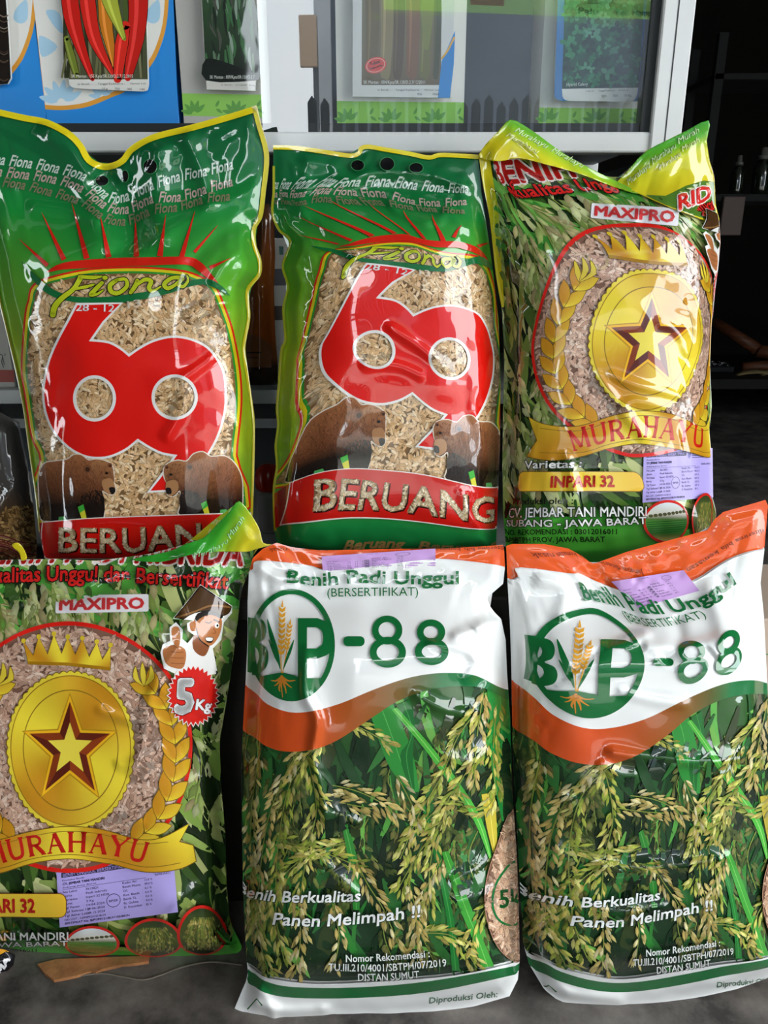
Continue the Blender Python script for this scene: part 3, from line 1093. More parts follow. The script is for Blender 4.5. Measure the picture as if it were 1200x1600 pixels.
def make_M():
    a = Art()
    a.poly(rect(*M_BOX), ygrad([(180, '#2c5a1e'), (300, '#22381a'), (420, '#1d2e16'), (640, '#18260f'), (780, '#24401a'), (815, '#45a038'), (880, '#3fae3a')]))
    a.gap(True)
    dark = ['#1d3216', '#2c4a1f', '#16240f', '#3a5a24', '#25401b']
    light = ['#94ab58', '#b3bf70', '#6f8c3c', '#cdd294', '#50702c', '#7f9c46', '#bfc67e', '#3a5622']
    blades(a, 190, None, (690, 300, 1290, 800), 85, 22, dark, (68, 22), .2)
    blades(a, 380, None, (690, 270, 1290, 800), 84, 17, light, (62, 20), .18)
    blades(a, 60, None, (690, 280, 1290, 420), 95, 16, ['#4f9a3a', '#3c8a30', '#6fb24c'], (40, 35), .2)
    for k in range(64):
        x, y = random.choice([(random.uniform(700, 860), random.uniform(320, 720)), (random.uniform(1130, 1280), random.uniform(300, 760)), (random.uniform(860, 1200), random.uniform(290, 360))])
        panicle(a, [(x, y), (x + random.uniform(-6, 14), y + 40), (x + random.uniform(-8, 24), y + 95)], 12, 30, 10.5, ['#b8c47c', '#a4b766', '#ccd29a', '#8fa552', '#c9bd84'], 18, 9)
    a.gap(False, .0012)
    # top strip
    a.poly(rect(690, 170, 1290, 252), ygrad([(170, '#2f9e2c'), (196, '#4fb32c'), (216, '#b8cc22'), (236, '#e8d81c'), (252, '#d8cf2a')]))
    for row, (y, h, col) in enumerate(((208, 11, '#e2eec8'), (226, 10, '#eef0bb'), (242, 9, '#f2eea6'))):
        for k in range(9):
            x = 700 + k * 66 + row * 22
            a.text('Murahayu', [(x, y), (x + 54, y)], h, lin(col), bold=-.004, shear=.4)
    a.text('BENIH PADI HIBRIDA', [(868, 283), (1060, 281), (1258, 285)], 30, lin('#d8231f'), bold=.03, shear=.12, outline=(.05, lin('#efe6df')))
    a.text('Berkualitas Unggul dan Bersertifikat', [(846, 306), (1040, 303), (1236, 312)], 17, lin('#d01f1a'), bold=.022, shear=.05, outline=(.045, lin('#1a0f0a')))
    # bottom band
    top = cr([(690, 818), (800, 808), (900, 806), (1000, 812), (1100, 826), (1200, 822), (1290, 812)], False, 4)
    a.poly(np.concatenate([top, A([(1290, 880), (690, 880)])]), ygrad([(800, '#3f9a33'), (850, '#57b73c'), (880, '#2f9c36')]))
    # window
    win = ell(1005, 531, 174, 175, 80)
    a.poly(inset(win, -5.5), lin('#dc1f14'))
    a.poly(win, lin('#7a5746'), part='rice')  # brown ground stands for shadow in the gaps of the rice
    a.grains(6200, (830, 355, 1180, 707), lambda q: in_poly(q, inset(win, 5)), 15.5, 4.8, GRAIN_PINK, part='rice')
    a.gap(False, .0010)
    # laurel
    for sgn in (-1, 1):
        mx = lambda p: A([(1012 + sgn * (1012 - x), y) for x, y in p])
        arc = cr(mx([(905, 440), (876, 480), (864, 530), (868, 580), (890, 630), (925, 664)]), False, 8)
        d = np.gradient(arc, axis=0)
        d /= np.linalg.norm(d, axis=1)[:, None]
        nn = np.stack([-d[:, 1], d[:, 0]], 1)
        for k in range(len(arc) - 2, -1, -4):
            for sd in (-1, 1):
                b, dv, nv = arc[k], -d[k], nn[k] * sd
                tip = b + nv * 19 + dv * 30
                lf = np.concatenate([cr([b - dv * 5, b + nv * 12 + dv * 3, b + nv * 19 + dv * 14, tip], False, 4)[:-1], cr([tip, b + nv * 9 + dv * 25, b + nv * 0 + dv * 14, b - dv * 5], False, 4)[:-1]])
                a.poly(inset(lf, -1), lin('#7a5c10'))
                a.poly(lf, lambda V, b=b: gold(V, b[0], b[1], 1, 1.2) * .98)
        e = arc[0]
        for off in ((-6, -4), (6, -8), (16, -2)):
            lf = cr([e + A([-4, 4]), e + A([off[0] * sgn * -1 - 3, off[1] - 6]), e + A([off[0] * -sgn, off[1] - 24]), e + A([off[0] * -sgn + 5, off[1] - 4])], True, 3)
            a.poly(inset(lf, -.9), lin('#7a5c10'))
            a.poly(lf, lin('#e0c63a'))
    # medal
    cx, cy, rx, ry = 1009, 533, 90, 109
    t = np.linspace(0, 2 * np.pi, 432, endpoint=False)
    sc = 1 + .028 * np.abs(np.sin(27 * t))
    a.poly(np.stack([cx + (rx + 1.2) * sc * np.cos(t), cy + (ry + 1.2) * sc * np.sin(t)], 1), lin('#8a6810'))
    a.poly(np.stack([cx + rx * sc * np.cos(t), cy + ry * sc * np.sin(t)], 1), lin('#e6cf3a'))
    gm = lambda V: gold(V, cx, cy)
    a.poly(ell(cx, cy, rx * .97, ry * .97, 90), lin('#9c7414'))
    a.poly(ell(cx, cy, rx * .955, ry * .955, 90), gm)
    a.ring(ell(cx, cy, rx * .77, ry * .77, 90), ell(cx, cy, rx * .755, ry * .755, 90), lin('#8a6a18'))
    # star
    sx, sy = 1008, 535
    def star(R, r, k=.0):
        tt = -np.pi / 2 + np.arange(10) * np.pi / 5
        rr = np.where(np.arange(10) % 2 == 0, R, r)
        return np.stack([sx + rr * np.cos(tt) * .93, sy + rr * np.sin(tt) * 1.03], 1)
    o, i = star(75, 31), star(36, 15)
    a.poly(star(79, 33.5), lin('#b98a16'))
    a.poly(o, lin('#f2b81c'))
    o2 = star(66, 27)
    for k in range(10):
        col = lin(('#8a3812', '#5e1f10')[k % 2]) * (1.15 if k < 5 else .9)
        a.poly([o2[k], o2[(k + 1) % 10], i[(k + 1) % 10], i[k]], col, up=(k == 0))
    a.poly(i, lin('#ecd748'))
    # crown
    base = [(948, 409), (941, 377), (955, 398), (963, 371), (976, 396), (985, 367), (996, 395), (1005, 371), (1016, 397), (1026, 373), (1036, 400), (1047, 378), (1055, 404), (1067, 383), (1066, 419), (1006, 411)]
    a.poly(inset(A(base), -1), lin('#8a6810'))
    a.poly(base, lambda V: gold(V, 1008, 440, 6, .2))
    a.poly([(948, 406), (1006, 408), (1066, 415), (1066, 420), (1006, 413), (948, 411)], lin('#a8780f'))
    for x, y in ((941, 376), (963, 370), (985, 366), (1005, 370), (1026, 372), (1047, 377), (1067, 382)):
        a.poly(ell(x, y, 3.4, n=14), lin('#d8bb2c'))
    # ribbon with the name
    rtop = cr([(822, 650), (845, 660), (880, 664), (910, 660), (955, 647), (1005, 640), (1055, 645), (1105, 660), (1140, 658), (1180, 636)], False, 5)
    rbot = cr([(1190, 694), (1165, 704), (1120, 708), (1065, 697), (1005, 690), (950, 697), (905, 709), (860, 716), (822, 711)], False, 5)
    rib = np.concatenate([rtop, A([(1166, 664), (1186, 670)]), rbot, A([(838, 686)])])
    a.poly(inset(rib, -1.2), lin('#7a5a10'))
    a.poly(rib, lambda V: gold(V, 1005, 560, 5, .4))
    a.stroke([(842, 667), (880, 670), (910, 667), (955, 654), (1005, 647), (1055, 652), (1105, 667), (1150, 664)], 1.1, lin('#8a6a18'))
    a.stroke([(842, 705), (905, 703), (950, 691), (1005, 684), (1065, 691), (1120, 702), (1168, 696)], 1.1, lin('#8a6a18'))
    serif_word(a, [(888, 701), (930, 690), (1000, 680), (1065, 684), (1118, 697)], 31, lin('#c41a10'))
    # wording
    a.text('Varietas :', [(818, 730), (905, 727)], 12, WHITE, bold=.018, outline=(.05, lin('#15180c')))
    box = rrect(808, 735, 1002, 765, 9)
    a.poly(inset(box, -1), lin('#7d4a10'))
    a.poly(box, lambda V: lin('#f0a41c') + (lin('#f6d33c') - lin('#f0a41c')) * (.5 + .5 * np.sin((V[:, :1] - 820) / 60)))
    a.text('INPARI 32', [(862, 759), (958, 758)], 17, lin('#c92216'), bold=.032)
    a.text('Produksi oleh :', [(800, 786), (897, 785)], 10, lin('#171b10'), bold=.02)
    a.text('CV. JEMBAR TANI MANDIRI', [(793, 806), (900, 805), (1006, 803)], 14.5, WHITE, bold=.016, outline=(.055, lin('#22301a')))
    a.text('SUBANG - JAWA BARAT', [(790, 820), (900, 820), (1006, 815)], 10.5, WHITE, bold=.016, outline=(.055, lin('#22301a')))
    a.text('NO. REKOMENDASI : 03012016011', [(788, 833), (960, 831)], 8, lin('#10200e'), bold=.012)
    a.text('BPSBTPH PROV. JAWA BARAT', [(788, 845), (942, 843)], 8, lin('#10200e'), bold=.012)
    # three round field pictures
    for k, (cx, cy, rx, ry) in enumerate(((1040, 812, 36, 30), (1129, 806, 38, 36), (1199, 794, 32, 42))):
        o = ell(cx, cy, rx, ry, 40)
        a.poly(inset(o, -4), lin('#d8231a'))
        if k == 0:
            a.poly(o, ygrad([(cy - 30, '#dfe6ea'), (cy - 10, '#e9e2d2'), (cy - 6, '#6a6a44'), (cy - 2, '#4c9a3a'), (cy + 16, '#2f7f2c'), (cy + 22, '#5a6a2a'), (cy + 30, '#c9b265')]))
            for j in range(9):
                a.poly(ell(cx - 28 + j * 7, cy - 9 - j * .9, 3.4, 2.6, 10), lin('#5c5a38'))
            for j in range(6):
                yy = cy - 1 + j * 3.4
                w = rx * math.sqrt(max(.05, 1 - ((yy - cy) / ry) ** 2)) - 2
                a.stroke([(cx - w, yy + 2), (cx, yy), (cx + w, yy - 2)], 1.1, lin('#225f22'), caps=False)
        else:
            a.poly(o, ygrad([(cy - 40, '#30401e'), (cy, '#55602c'), (cy + 40, '#1c2412')]))
            for j in range(16):
                x = cx + random.uniform(-.65, .65) * rx
                panicle(a, [(x * .6 + cx * .4, cy - ry * .7), (x, cy - ry * .1), (x, cy + ry * .62)], 9, 9, 3, ['#a89a4c', '#8f9440', '#c2b066', '#6c7430'], 14, 3)
    a.gap(False, .0006)
    # farmer with a straw hat, thumb up
    O, SK, SK2 = lin('#f0eee8'), lin('#b87343'), lin('#8a4f2c')
    def X(p):
        return A([(1012 + (x * .3333 - 118) / 1.07, 0) for x, y in p])
    ys4 = [840, 893, 917, 927, 980, 1035, 1082, 1130]
    ys3 = [240, 285, 308, 318, 360, 413, 458, 502]
    def m4(p):                                  # traced on the lower bag, brought into this frame
        p = A(p) / 3.0 + A([0, 820])
        return np.stack([1012 + (p[:, 0] - 118) / 1.07, np.interp(p[:, 1], ys4, ys3)], 1)
    body = m4([(830, 420), (950, 290), (1090, 370), (1090, 395), (1052, 440), (1040, 520), (1000, 560), (1020, 660), (830, 700), (850, 640), (830, 672), (785, 650), (770, 580), (780, 545), (815, 530), (812, 470), (835, 450), (862, 480), (860, 520), (890, 545), (930, 500), (895, 480), (893, 450), (920, 430)])
    a.poly(inset(body, -1.8), O)
    a.poly(m4([(888, 545), (940, 560), (980, 575), (1005, 580), (1022, 680), (850, 700), (872, 600)]), lin('#eceae6'))
    a.poly(cr(m4([(920, 500), (990, 530), (975, 590), (945, 592), (915, 560)]), True, 3), SK2)
    a.poly(cr(m4([(925, 420), (1000, 400), (1046, 425), (1042, 490), (1015, 535), (985, 548), (945, 515), (925, 470)]), True, 4), SK)
    a.poly(cr(m4([(900, 445), (925, 438), (930, 480), (905, 482)]), True, 3), SK)
    a.poly(cr(m4([(925, 440), (935, 400), (1000, 385), (1050, 402), (1046, 425), (1005, 408), (960, 415)]), True, 3), lin('#1a100a'))
    a.stroke(m4([(930, 470), (945, 520), (985, 550)]), 1.6, lin('#1a100a'))
    hat = np.concatenate([m4([(832, 418), (950, 292)]), m4([(950, 292), (1090, 370)]), cr(m4([(1090, 372), (1080, 395), (1050, 408), (1000, 385), (920, 395), (870, 425)]), False, 3)])
    a.poly(inset(hat, -1), lin('#1d1208'))
    a.poly(hat, lin('#4a3018'))
    a.stroke(m4([(840, 418), (920, 392), (1000, 365), (1085, 372)]), 2.2, lin('#8a6236'))
    a.stroke(m4([(972, 440), (988, 446), (1002, 438)]), 1.4, lin('#24120a'))
    a.poly(ell(*m4([(1026, 458)])[0], 3.2, 3.6, 14), O)
    a.poly(ell(*m4([(1028, 458)])[0], 1.5, 1.8, 10), lin('#15100c'))
    a.stroke(m4([(1012, 430), (1036, 440)]), 1.8, lin('#15100c'), smooth=0)
    a.poly(cr(m4([(972, 512), (1008, 512), (1002, 534), (978, 532)]), True, 3), lin('#2a0e0a'))
    a.poly(cr(m4([(975, 513), (1006, 514), (1001, 527), (979, 526)]), True, 3), O)
    a.stroke(m4([(1008, 470), (1020, 492), (1004, 494)]), 1.2, SK2)
    a.poly(cr(m4([(822, 530), (815, 480), (830, 462), (852, 472), (856, 520), (845, 560)]), True, 4), SK)
    a.poly(cr(m4([(780, 560), (830, 545), (878, 565), (880, 620), (860, 655), (800, 640), (778, 600)]), True, 4), SK)
    for y in (575, 602, 628):
        a.stroke(m4([(812, y), (850, y + 3), (872, y + 1)]), 1.2, SK2)
    a.stroke(m4([(822, 545), (845, 560)]), 1.2, SK2, smooth=0)
    # weight badge
    bx, by = 1187, 457
    t = np.arange(64) * 2 * np.pi / 64
    r = np.where(np.arange(64) % 2 == 0, 37, 32)
    a.poly(np.stack([bx + (r + 1.6) * np.cos(t), by + (r + 1.6) * np.sin(t) * 1.22], 1), lin('#efe6e0'))
    a.poly(np.stack([bx + r * np.cos(t), by + r * np.sin(t) * 1.22], 1), lin('#d81f18'))
    a.text('5', [(bx - 28, by + 25), (bx + 1, by + 25)], 48, WHITE, bold=.045, shear=.05, outline=(.02, lin('#7a0f0c')))
    a.text('Kg', [(bx + 3, by + 20), (bx + 26, by + 22)], 15, WHITE, bold=.03, shear=.05, outline=(.04, lin('#7a0f0c')))
    return a

# slab letters of the ribbon: strokes in a unit box (x right, y up), each (points, width)
_L = {
    'M': (1.15, [([(.12, 0), (.17, 1)], .08), ([(.17, 1), (.56, .08)], .16), ([(.56, .08), (.95, 1)], .07), ([(.95, 1), (1.0, 0)], .16)], [(.02, 0, .24), (.05, 1, .24), (.88, 0, .26), (.84, 1, .26)]),
    'U': (1.0, [([(.18, 1), (.18, .35), (.3, .06), (.55, .03), (.76, .12), (.82, .4), (.82, 1)], .13)], [(.04, 1, .28), (.68, 1, .28)]),
    'R': (.98, [([(.2, 0), (.2, 1)], .16), ([(.2, .96), (.55, .96), (.74, .82), (.72, .6), (.55, .5), (.2, .5)], .11), ([(.48, .5), (.86, .02)], .16)], [(.05, 0, .3), (.05, 1, .25), (.72, 0, .26)]),
    'A': (1.0, [([(.12, 0), (.47, 1)], .07), ([(.47, 1), (.86, 0)], .17), ([(.24, .36), (.7, .36)], .08)], [(.0, 0, .26), (.72, 0, .28)]),
    'H': (1.08, [([(.2, 0), (.2, 1)], .16), ([(.86, 0), (.86, 1)], .16), ([(.2, .52), (.86, .52)], .09)], [(.05, 0, .3), (.05, 1, .3), (.71, 0, .3), (.71, 1, .3)]),
    'Y': (.98, [([(.1, 1), (.48, .48)], .16), ([(.88, 1), (.48, .48)], .08), ([(.48, .5), (.48, 0)], .16)], [(.0, 1, .28), (.74, 1, .25), (.33, 0, .3)]),
}

def serif_word(a, base, h, col, word='MURAHAYU'):
    bl = cr(base, False, 12)
    acc = np.concatenate([[0], np.cumsum(np.linalg.norm(np.diff(bl, axis=0), axis=1))])
    tot = sum(_L[c][0] for c in word)
    u = 0.0
    s = acc[-1] / tot
    def lay(p):
        p = A(p)
        uu = np.clip(p[:, 0], 0, acc[-1])
        P = np.stack([np.interp(uu, acc, bl[:, 0]), np.interp(uu, acc, bl[:, 1])], 1)
        e = acc[-1] * .04
        Q = np.stack([np.interp(np.clip(uu + e, 0, acc[-1]), acc, bl[:, k]) - np.interp(np.clip(uu - e, 0, acc[-1]), acc, bl[:, k]) for k in (0, 1)], 1)
        Q /= np.linalg.norm(Q, axis=1)[:, None]
        return P + np.stack([Q[:, 1], -Q[:, 0]], 1) * p[:, 1:] * h
    for c in word:
        adv, st, sf = _L[c]
        for pts, w in st:
            p = cr(pts, False, 5) if len(pts) > 3 else A(pts)
            a.stroke(lay(np.stack([u + p[:, 0] * s * .93, p[:, 1]], 1)), w * h * 1.22, col, smooth=0, caps=False, up=False)
        for x, y, w in sf:
            a.stroke(lay([(u + x * s * .93, y), (u + (x + w) * s * .93, y)]), .075 * h, col, smooth=0, caps=False, up=False)
        u += adv * s
    a.z += a.STEP

# ---- print with the white top and the rice field
C_BOX = (328, 748, 880, 1612)

def Zc(p):
    return A(p) * .39167 + A([360, 840])

def Zd(p):
    return A(p) * .39167 + A([360, 1200])

def make_C():
    a = Art()
    G = lin('#0d6a33')
    a.poly(rect(*C_BOX), WHITE * .96)
    # orange top
    bd = cr(np.concatenate([A([(330, 905)]), Zc([(80, 132), (110, 92), (300, 108), (400, 128), (620, 104), (820, 84), (1060, 108), (1130, 132)]), A([(880, 900)])]), False, 5)
    a.poly(np.concatenate([A([(328, 748), (880, 748)]), bd[::-1]]), lin('#ee5a14'))
    for k, (t, x0, x1) in enumerate((('Jangan diterima bila kemasan rusak', 420, 610), ('Jangan diterima bila kemasan rusak', 640, 830))):
        a.text(t, [(x1, 852), (x0, 856)], 6.5, lin('#7d2f10'), bold=.0)
    # field picture
    lowp = cr(np.concatenate([A([(330, 1480)]), Zd([(75, 780), (130, 818), (200, 835), (350, 850), (600, 840), (900, 815), (1165, 755)]), A([(880, 1470)])]), False, 4)
    upp = cr(np.concatenate([A([(330, 1100)]), Zc([(85, 690), (240, 760), (440, 750), (620, 640), (780, 580), (900, 565), (1020, 590), (1110, 640)]), A([(880, 1120)])]), False, 4)
    field = np.concatenate([upp, lowp[::-1]])
    a.poly(field, ygrad([(1050, '#2f5a25'), (1250, '#1f4a22'), (1400, '#17381c'), (1530, '#132c17')]))
    inf = lambda q: in_poly(q, inset(field, -30))
    bx = (370, 1080, 830, 1520)
    a.gap(True)
    blades(a, 130, inf, bx, 150, 26, ['#173d1d', '#1f5226', '#123018', '#28602c', '#0f2814', '#2c3a1c'], (95, 22), .12)
    blades(a, 60, inf, bx, 130, 12, ['#3a8a35', '#2f7a30', '#57a043', '#6fae4c', '#24692a'], (80, 30), .15)
    for i in range(46):                        # ears deep in the shade of the field
        x, y = random.uniform(380, 820), random.uniform(1080, 1440)
        panicle(a, [(x, y), (x + random.uniform(-20, 20), y + 45), (x + random.uniform(-34, 34), y + 95)], 26, 17, 6, ['#5a6a30', '#6f7a3c', '#48582a', '#7d7a44', '#3c4a22'], 22, 8)
    blades(a, 60, inf, bx, 140, 16, ['#16361a', '#1f4a24', '#0f2412', '#245a2a', '#2f6a30'], (92, 18), .1)
    a.gap(False)
    # broad leaves
    def leaf(pl, pr, col, mid):
        o = np.concatenate([cr(pl, False, 4), cr(pr, False, 4)[::-1]])
        a.poly(o, lin(col))
        n = min(len(pl), len(pr))
        a.stroke([(A(pl[i]) + A(pr[i])) / 2 for i in range(n)], 1.2, lin(mid), caps=False)
    leaf([(578, 1112), (590, 1150), (610, 1200), (640, 1236)], [(614, 1098), (632, 1140), (648, 1190), (655, 1236)], '#2f8c38', '#57b254')
    leaf([(620, 1100), (640, 1150), (625, 1180), (640, 1230)], [(640, 1092), (648, 1130), (645, 1180), (648, 1232)], '#1d6a2c', '#3f9444')
    leaf([(760, 1068), (765, 1130), (768, 1200), (784, 1282)], [(800, 1080), (802, 1140), (800, 1200), (788, 1280)], '#17883a', '#3fae4c')
    leaf([(612, 1108), (660, 1165), (700, 1220), (740, 1280), (764, 1340)], [(620, 1104), (668, 1158), (712, 1214), (752, 1278), (768, 1338)], '#4cae3c', '#8fd06a')
    leaf([(655, 1245), (672, 1310), (690, 1390), (700, 1450), (706, 1515)], [(660, 1243), (682, 1310), (700, 1390), (711, 1450), (718, 1515)], '#1f7a30', '#3f9a44')
    leaf([(690, 1330), (715, 1410), (740, 1470), (752, 1510)], [(700, 1328), (730, 1400), (756, 1470), (772, 1508)], '#3f9a36', '#6fbe54')
    leaf([(535, 1290), (545, 1350), (552, 1420)], [(543, 1285), (560, 1350), (562, 1420)], '#2f7f30', '#57a04c')
    leaf([(392, 1330), (400, 1360), (440, 1395), (500, 1440)], [(388, 1340), (396, 1368), (438, 1400), (500, 1443)], '#3a8a36', '#6fbe54')
    leaf([(752, 1240), (760, 1290), (770, 1330)], [(772, 1236), (776, 1290), (776, 1330)], '#c2b03a', '#e0cf60')
    pg = ['#c3c25c', '#a9b348', '#d8d27c', '#8fa03a', '#c9b85e']
    py = ['#d9c67e', '#c9b164', '#e6daa4', '#ae9a54', '#d0bd72']
    ears = [([(745, 1110), (715, 1150), (690, 1210), (655, 1270), (625, 1340)], 62, pg), ([(760, 1160), (725, 1210), (690, 1270), (672, 1350), (670, 1420)], 58, pg),
            ([(790, 1190), (760, 1260), (700, 1250), (640, 1310)], 34, pg), ([(700, 1270), (655, 1330), (620, 1390)], 30, pg), ([(755, 1080), (745, 1150), (740, 1220)], 30, py),
            ([(530, 1140), (470, 1170), (425, 1260), (408, 1350), (402, 1450)], 64, py), ([(500, 1160), (455, 1220), (435, 1320), (432, 1430), (445, 1500)], 60, pg),
            ([(480, 1180), (495, 1260), (480, 1330), (465, 1430)], 46, pg), ([(405, 1180), (394, 1260), (392, 1350), (396, 1460)], 44, py),
            ([(430, 1310), (470, 1320), (520, 1335), (560, 1352)], 26, pg), ([(540, 1315), (490, 1330), (440, 1370), (405, 1440)], 46, pg),
            ([(505, 1140), (545, 1130), (590, 1150), (610, 1165)], 20, pg), ([(520, 1225), (560, 1235), (600, 1255), (620, 1275)], 22, py),
            ([(500, 1245), (545, 1255), (585, 1262)], 16, py), ([(555, 1340), (575, 1380), (600, 1420), (625, 1480)], 26, py),
            ([(640, 1380), (650, 1430), (652, 1500)], 26, py), ([(690, 1340), (660, 1400), (655, 1470)], 26, py), ([(660, 1455), (710, 1462), (745, 1510)], 24, pg),
            ([(400, 1400), (405, 1460), (420, 1520)], 30, pg), ([(465, 1400), (470, 1460), (462, 1520)], 30, py), ([(770, 1400), (745, 1440), (735, 1490)], 16, pg),
            ([(620, 1210), (645, 1260), (650, 1300)], 14, py), ([(775, 1100), (770, 1180), (775, 1240)], 22, pg), ([(520, 1410), (530, 1460), (522, 1510)], 14, py)]
    a.gap(True)
    for p, n, pal in ears:
        panicle(a, p, int(n * 1.7), 19, 5.0, pal, 19, 8)
    a.gap(False, .002)
    # wave: orange/brown/green band over the field, white above
    wl = cr(np.concatenate([A([(330, 1120)]), Zc([(85, 782), (140, 822), (220, 846), (330, 838), (430, 800), (560, 715), (660, 650), (760, 610), (860, 590), (1000, 592), (1100, 640)]), A([(880, 1130)])]), False, 4)
    wu = cr(np.concatenate([A([(330, 1040)]), Zc([(85, 600), (150, 658), (240, 690), (330, 685), (440, 655), (560, 605), (680, 562), (780, 540), (880, 534), (980, 546), (1100, 602)]), A([(880, 1100)])]), False, 4)
    xs = [330, 470, 530, 600, 650, 690, 880]
    cs = A([lin(c) for c in ('#e8551a', '#d4501c', '#b5541e', '#8a5a24', '#5c5a2a', '#12703a', '#12703a')])
    a.poly(np.concatenate([wu, wl[::-1]]), lambda V: np.stack([np.interp(V[:, 0], xs, cs[:, k]) for k in range(3)], 1))
    wt = cr(np.concatenate([A([(330, 1000)]), Zc([(60, 560), (85, 598)])]), False, 3)
    a.poly(np.concatenate([bd, wu[::-1]]), WHITE)
    # foot
    lg = cr(np.concatenate([A([(330, 1500)]), Zd([(80, 800), (140, 838), (250, 862), (500, 864), (800, 838), (1165, 772)]), A([(880, 1488)])]), False, 4)
    lh = cr(np.concatenate([A([(330, 1515)]), Zd([(80, 852), (140, 885), (250, 905), (500, 906), (800, 882), (1165, 806)]), A([(880, 1500)])]), False, 4)
    a.poly(np.concatenate([lowp, A([(880, 1610), (330, 1610)])]), WHITE)
    a.poly(np.concatenate([lg, lh[::-1]]), G)
    a.text('Diproduksi Oleh:', [(670, 1563), (776, 1553)], 9, lin('#2f6a48'), bold=.012, shear=.2)
    a.stroke([(388, 1572), (402, 1556), (410, 1566)], 2.2, G, smooth=0)
    a.gap(False, .0006)
    # clear drop with grain
    dr = cr(np.concatenate([Zd([(1128, 165), (1060, 310), (1022, 430), (1015, 540), (1036, 640), (1080, 720), (1150, 768)]), A([(840, 1500), (862, 1420), (850, 1330)])]), True, 4)
    a.poly(inset(dr, -1), lin('#b98a70'))
    a.poly(dr, lin('#7d5946'), part='rice')  # darker backing painted as shadow between the grains of the drop
    x0, y0 = dr.min(0)
    x1, y1 = dr.max(0)
    a.grains(2000, (x0, y0, x1, y1), lambda q: in_poly(q, inset(dr, 4)), 14, 4.6, ['#e6bd9c', '#d8ab8a', '#f0cdb0', '#c4957a', '#e0b595'], part='rice')
    d2 = cr(Zd([(1128, 358), (1075, 410), (1045, 470), (1040, 540), (1065, 595), (1120, 618), (1175, 595), (1195, 520), (1180, 420)]), True, 4)
    a.ring(d2, inset(d2, 3.4), G)
    a.text('5kg', [Zd([(1072, 545)])[0], Zd([(1195, 528)])[0]], 27, G, bold=.02, shear=.1)
    a.gap(False, .0006)
    # wording on the white
    a.text('Benih Padi Unggul', [(449, 907), (500, 912.5), (560, 908), (620, 910), (716, 910)], 19.5, G, bold=.024)
    for x, w in ((449, 12),):
        a.stroke([(x, 894), (x + 9, 893.5)], 2.4, G, smooth=0, caps=False)
        a.stroke([(x, 907), (x + 9, 908)], 2.4, G, smooth=0, caps=False)
    a.text('(BERSERTIFIKAT)', [(512, 930), (560, 929), (653, 928)], 13, G, bold=-.004)
    # emblem
    o = ell(457, 1005, 67, 87, 64)
    a.ring(o, inset(o, 8), G)
    ii = inset(o, 6)
    low = ii[ii[:, 1] > 1053]
    low = low[np.argsort(low[:, 0])]
    a.poly(np.concatenate([[(low[0][0], 1053)], [(425, 1050)], [(442, 1047)], [(462, 1052)], [(470, 1056)], [(low[-1][0], 1056)], low[::-1]]), G)
    a.poly(Zc([(272, 314), (308, 314), (308, 610), (272, 570)]), G)
    a.poly(np.concatenate([Zc([(300, 314), (350, 314)]), cr(Zc([(350, 314), (400, 340), (412, 395), (400, 450), (350, 474)]), False, 5), Zc([(300, 474)])]), G,
           holes=(np.concatenate([Zc([(308, 350), (345, 350)]), cr(Zc([(345, 350), (366, 365), (372, 393), (366, 420), (345, 434)]), False, 4), Zc([(308, 434)])])[::-1],))
    a.poly(Zc([(70, 314), (100, 314), (100, 530), (70, 530)]), G)
    a.poly(np.concatenate([Zc([(90, 314)]), cr(Zc([(100, 314), (135, 325), (145, 360), (138, 395), (118, 412), (146, 432), (155, 470), (145, 510), (110, 540)]), False, 4), Zc([(90, 540)])]), G,
           holes=(cr(Zc([(96, 346), (108, 352), (112, 370), (106, 390), (96, 396)]), True, 3)[::-1], cr(Zc([(96, 432), (112, 440), (118, 468), (110, 496), (96, 504)]), True, 3)[::-1]))
    gold_ = lin('#e8a52c')
    for st in ([(208, 530), (205, 480), (206, 400)], [(212, 530), (225, 460), (236, 400)]):
        a.stroke(Zc(st), 1.6, gold_)
    def ear(p0, p1, n, L, W):
        p0, p1 = Zc([p0])[0], Zc([p1])[0]
        d = (p1 - p0) / np.linalg.norm(p1 - p0)
        m = A([-d[1], d[0]])
        for k in range(n):
            b = p0 + (p1 - p0) * k / n
            for sd in (-1, 1):
                e = d * .85 + m * sd * .5
                t = b + e * L
                q = A([-e[1], e[0]])
                a.poly([b, b + e * L * .4 + q * W / 2, t, b + e * L * .4 - q * W / 2], gold_, up=False)
        a.poly([p1 + m * 2, p1 + d * L * 1.1, p1 - m * 2], gold_)
    ear((206, 460), (210, 270), 9, 11, 5)
    ear((226, 440), (240, 340), 6, 9, 4)
    a.poly(cr(Zc([(150, 315), (175, 380), (196, 450), (203, 520), (180, 450), (160, 390)]), True, 4), G)
    a.poly(cr(Zc([(257, 398), (248, 440), (228, 490), (213, 520), (225, 470), (240, 430)]), True, 4), G)
    a.poly(cr(Zc([(155, 398), (180, 440), (200, 500), (180, 470)]), True, 4), G)
    for st in ([(208, 545), (206, 575), (212, 628)], [(205, 550), (185, 562), (165, 560)], [(205, 555), (190, 575), (178, 582)], [(212, 550), (235, 562), (262, 560)], [(212, 556), (230, 576), (248, 590)], [(208, 560), (198, 590), (202, 605)], [(210, 558), (222, 590), (226, 612)]):
        a.stroke(Zc(st), [4.2, 2.4, .9], lin('#d98a2c'))
    # -88
    a.poly(rrect(537, 991, 570, 1006.5, 7), G)
    for cx, cy, rx, ry in ((606, 999, 28, 40), (674, 1000, 26, 35)):
        t1, t2 = ell(cx - 1, cy - ry * .44, rx * .84, ry * .56, 40), ell(cx, cy + ry * .42, rx, ry * .6, 40)
        a.ring(t1, inset(t1, 10), G)
        a.ring(t2, inset(t2, 10.5), G)
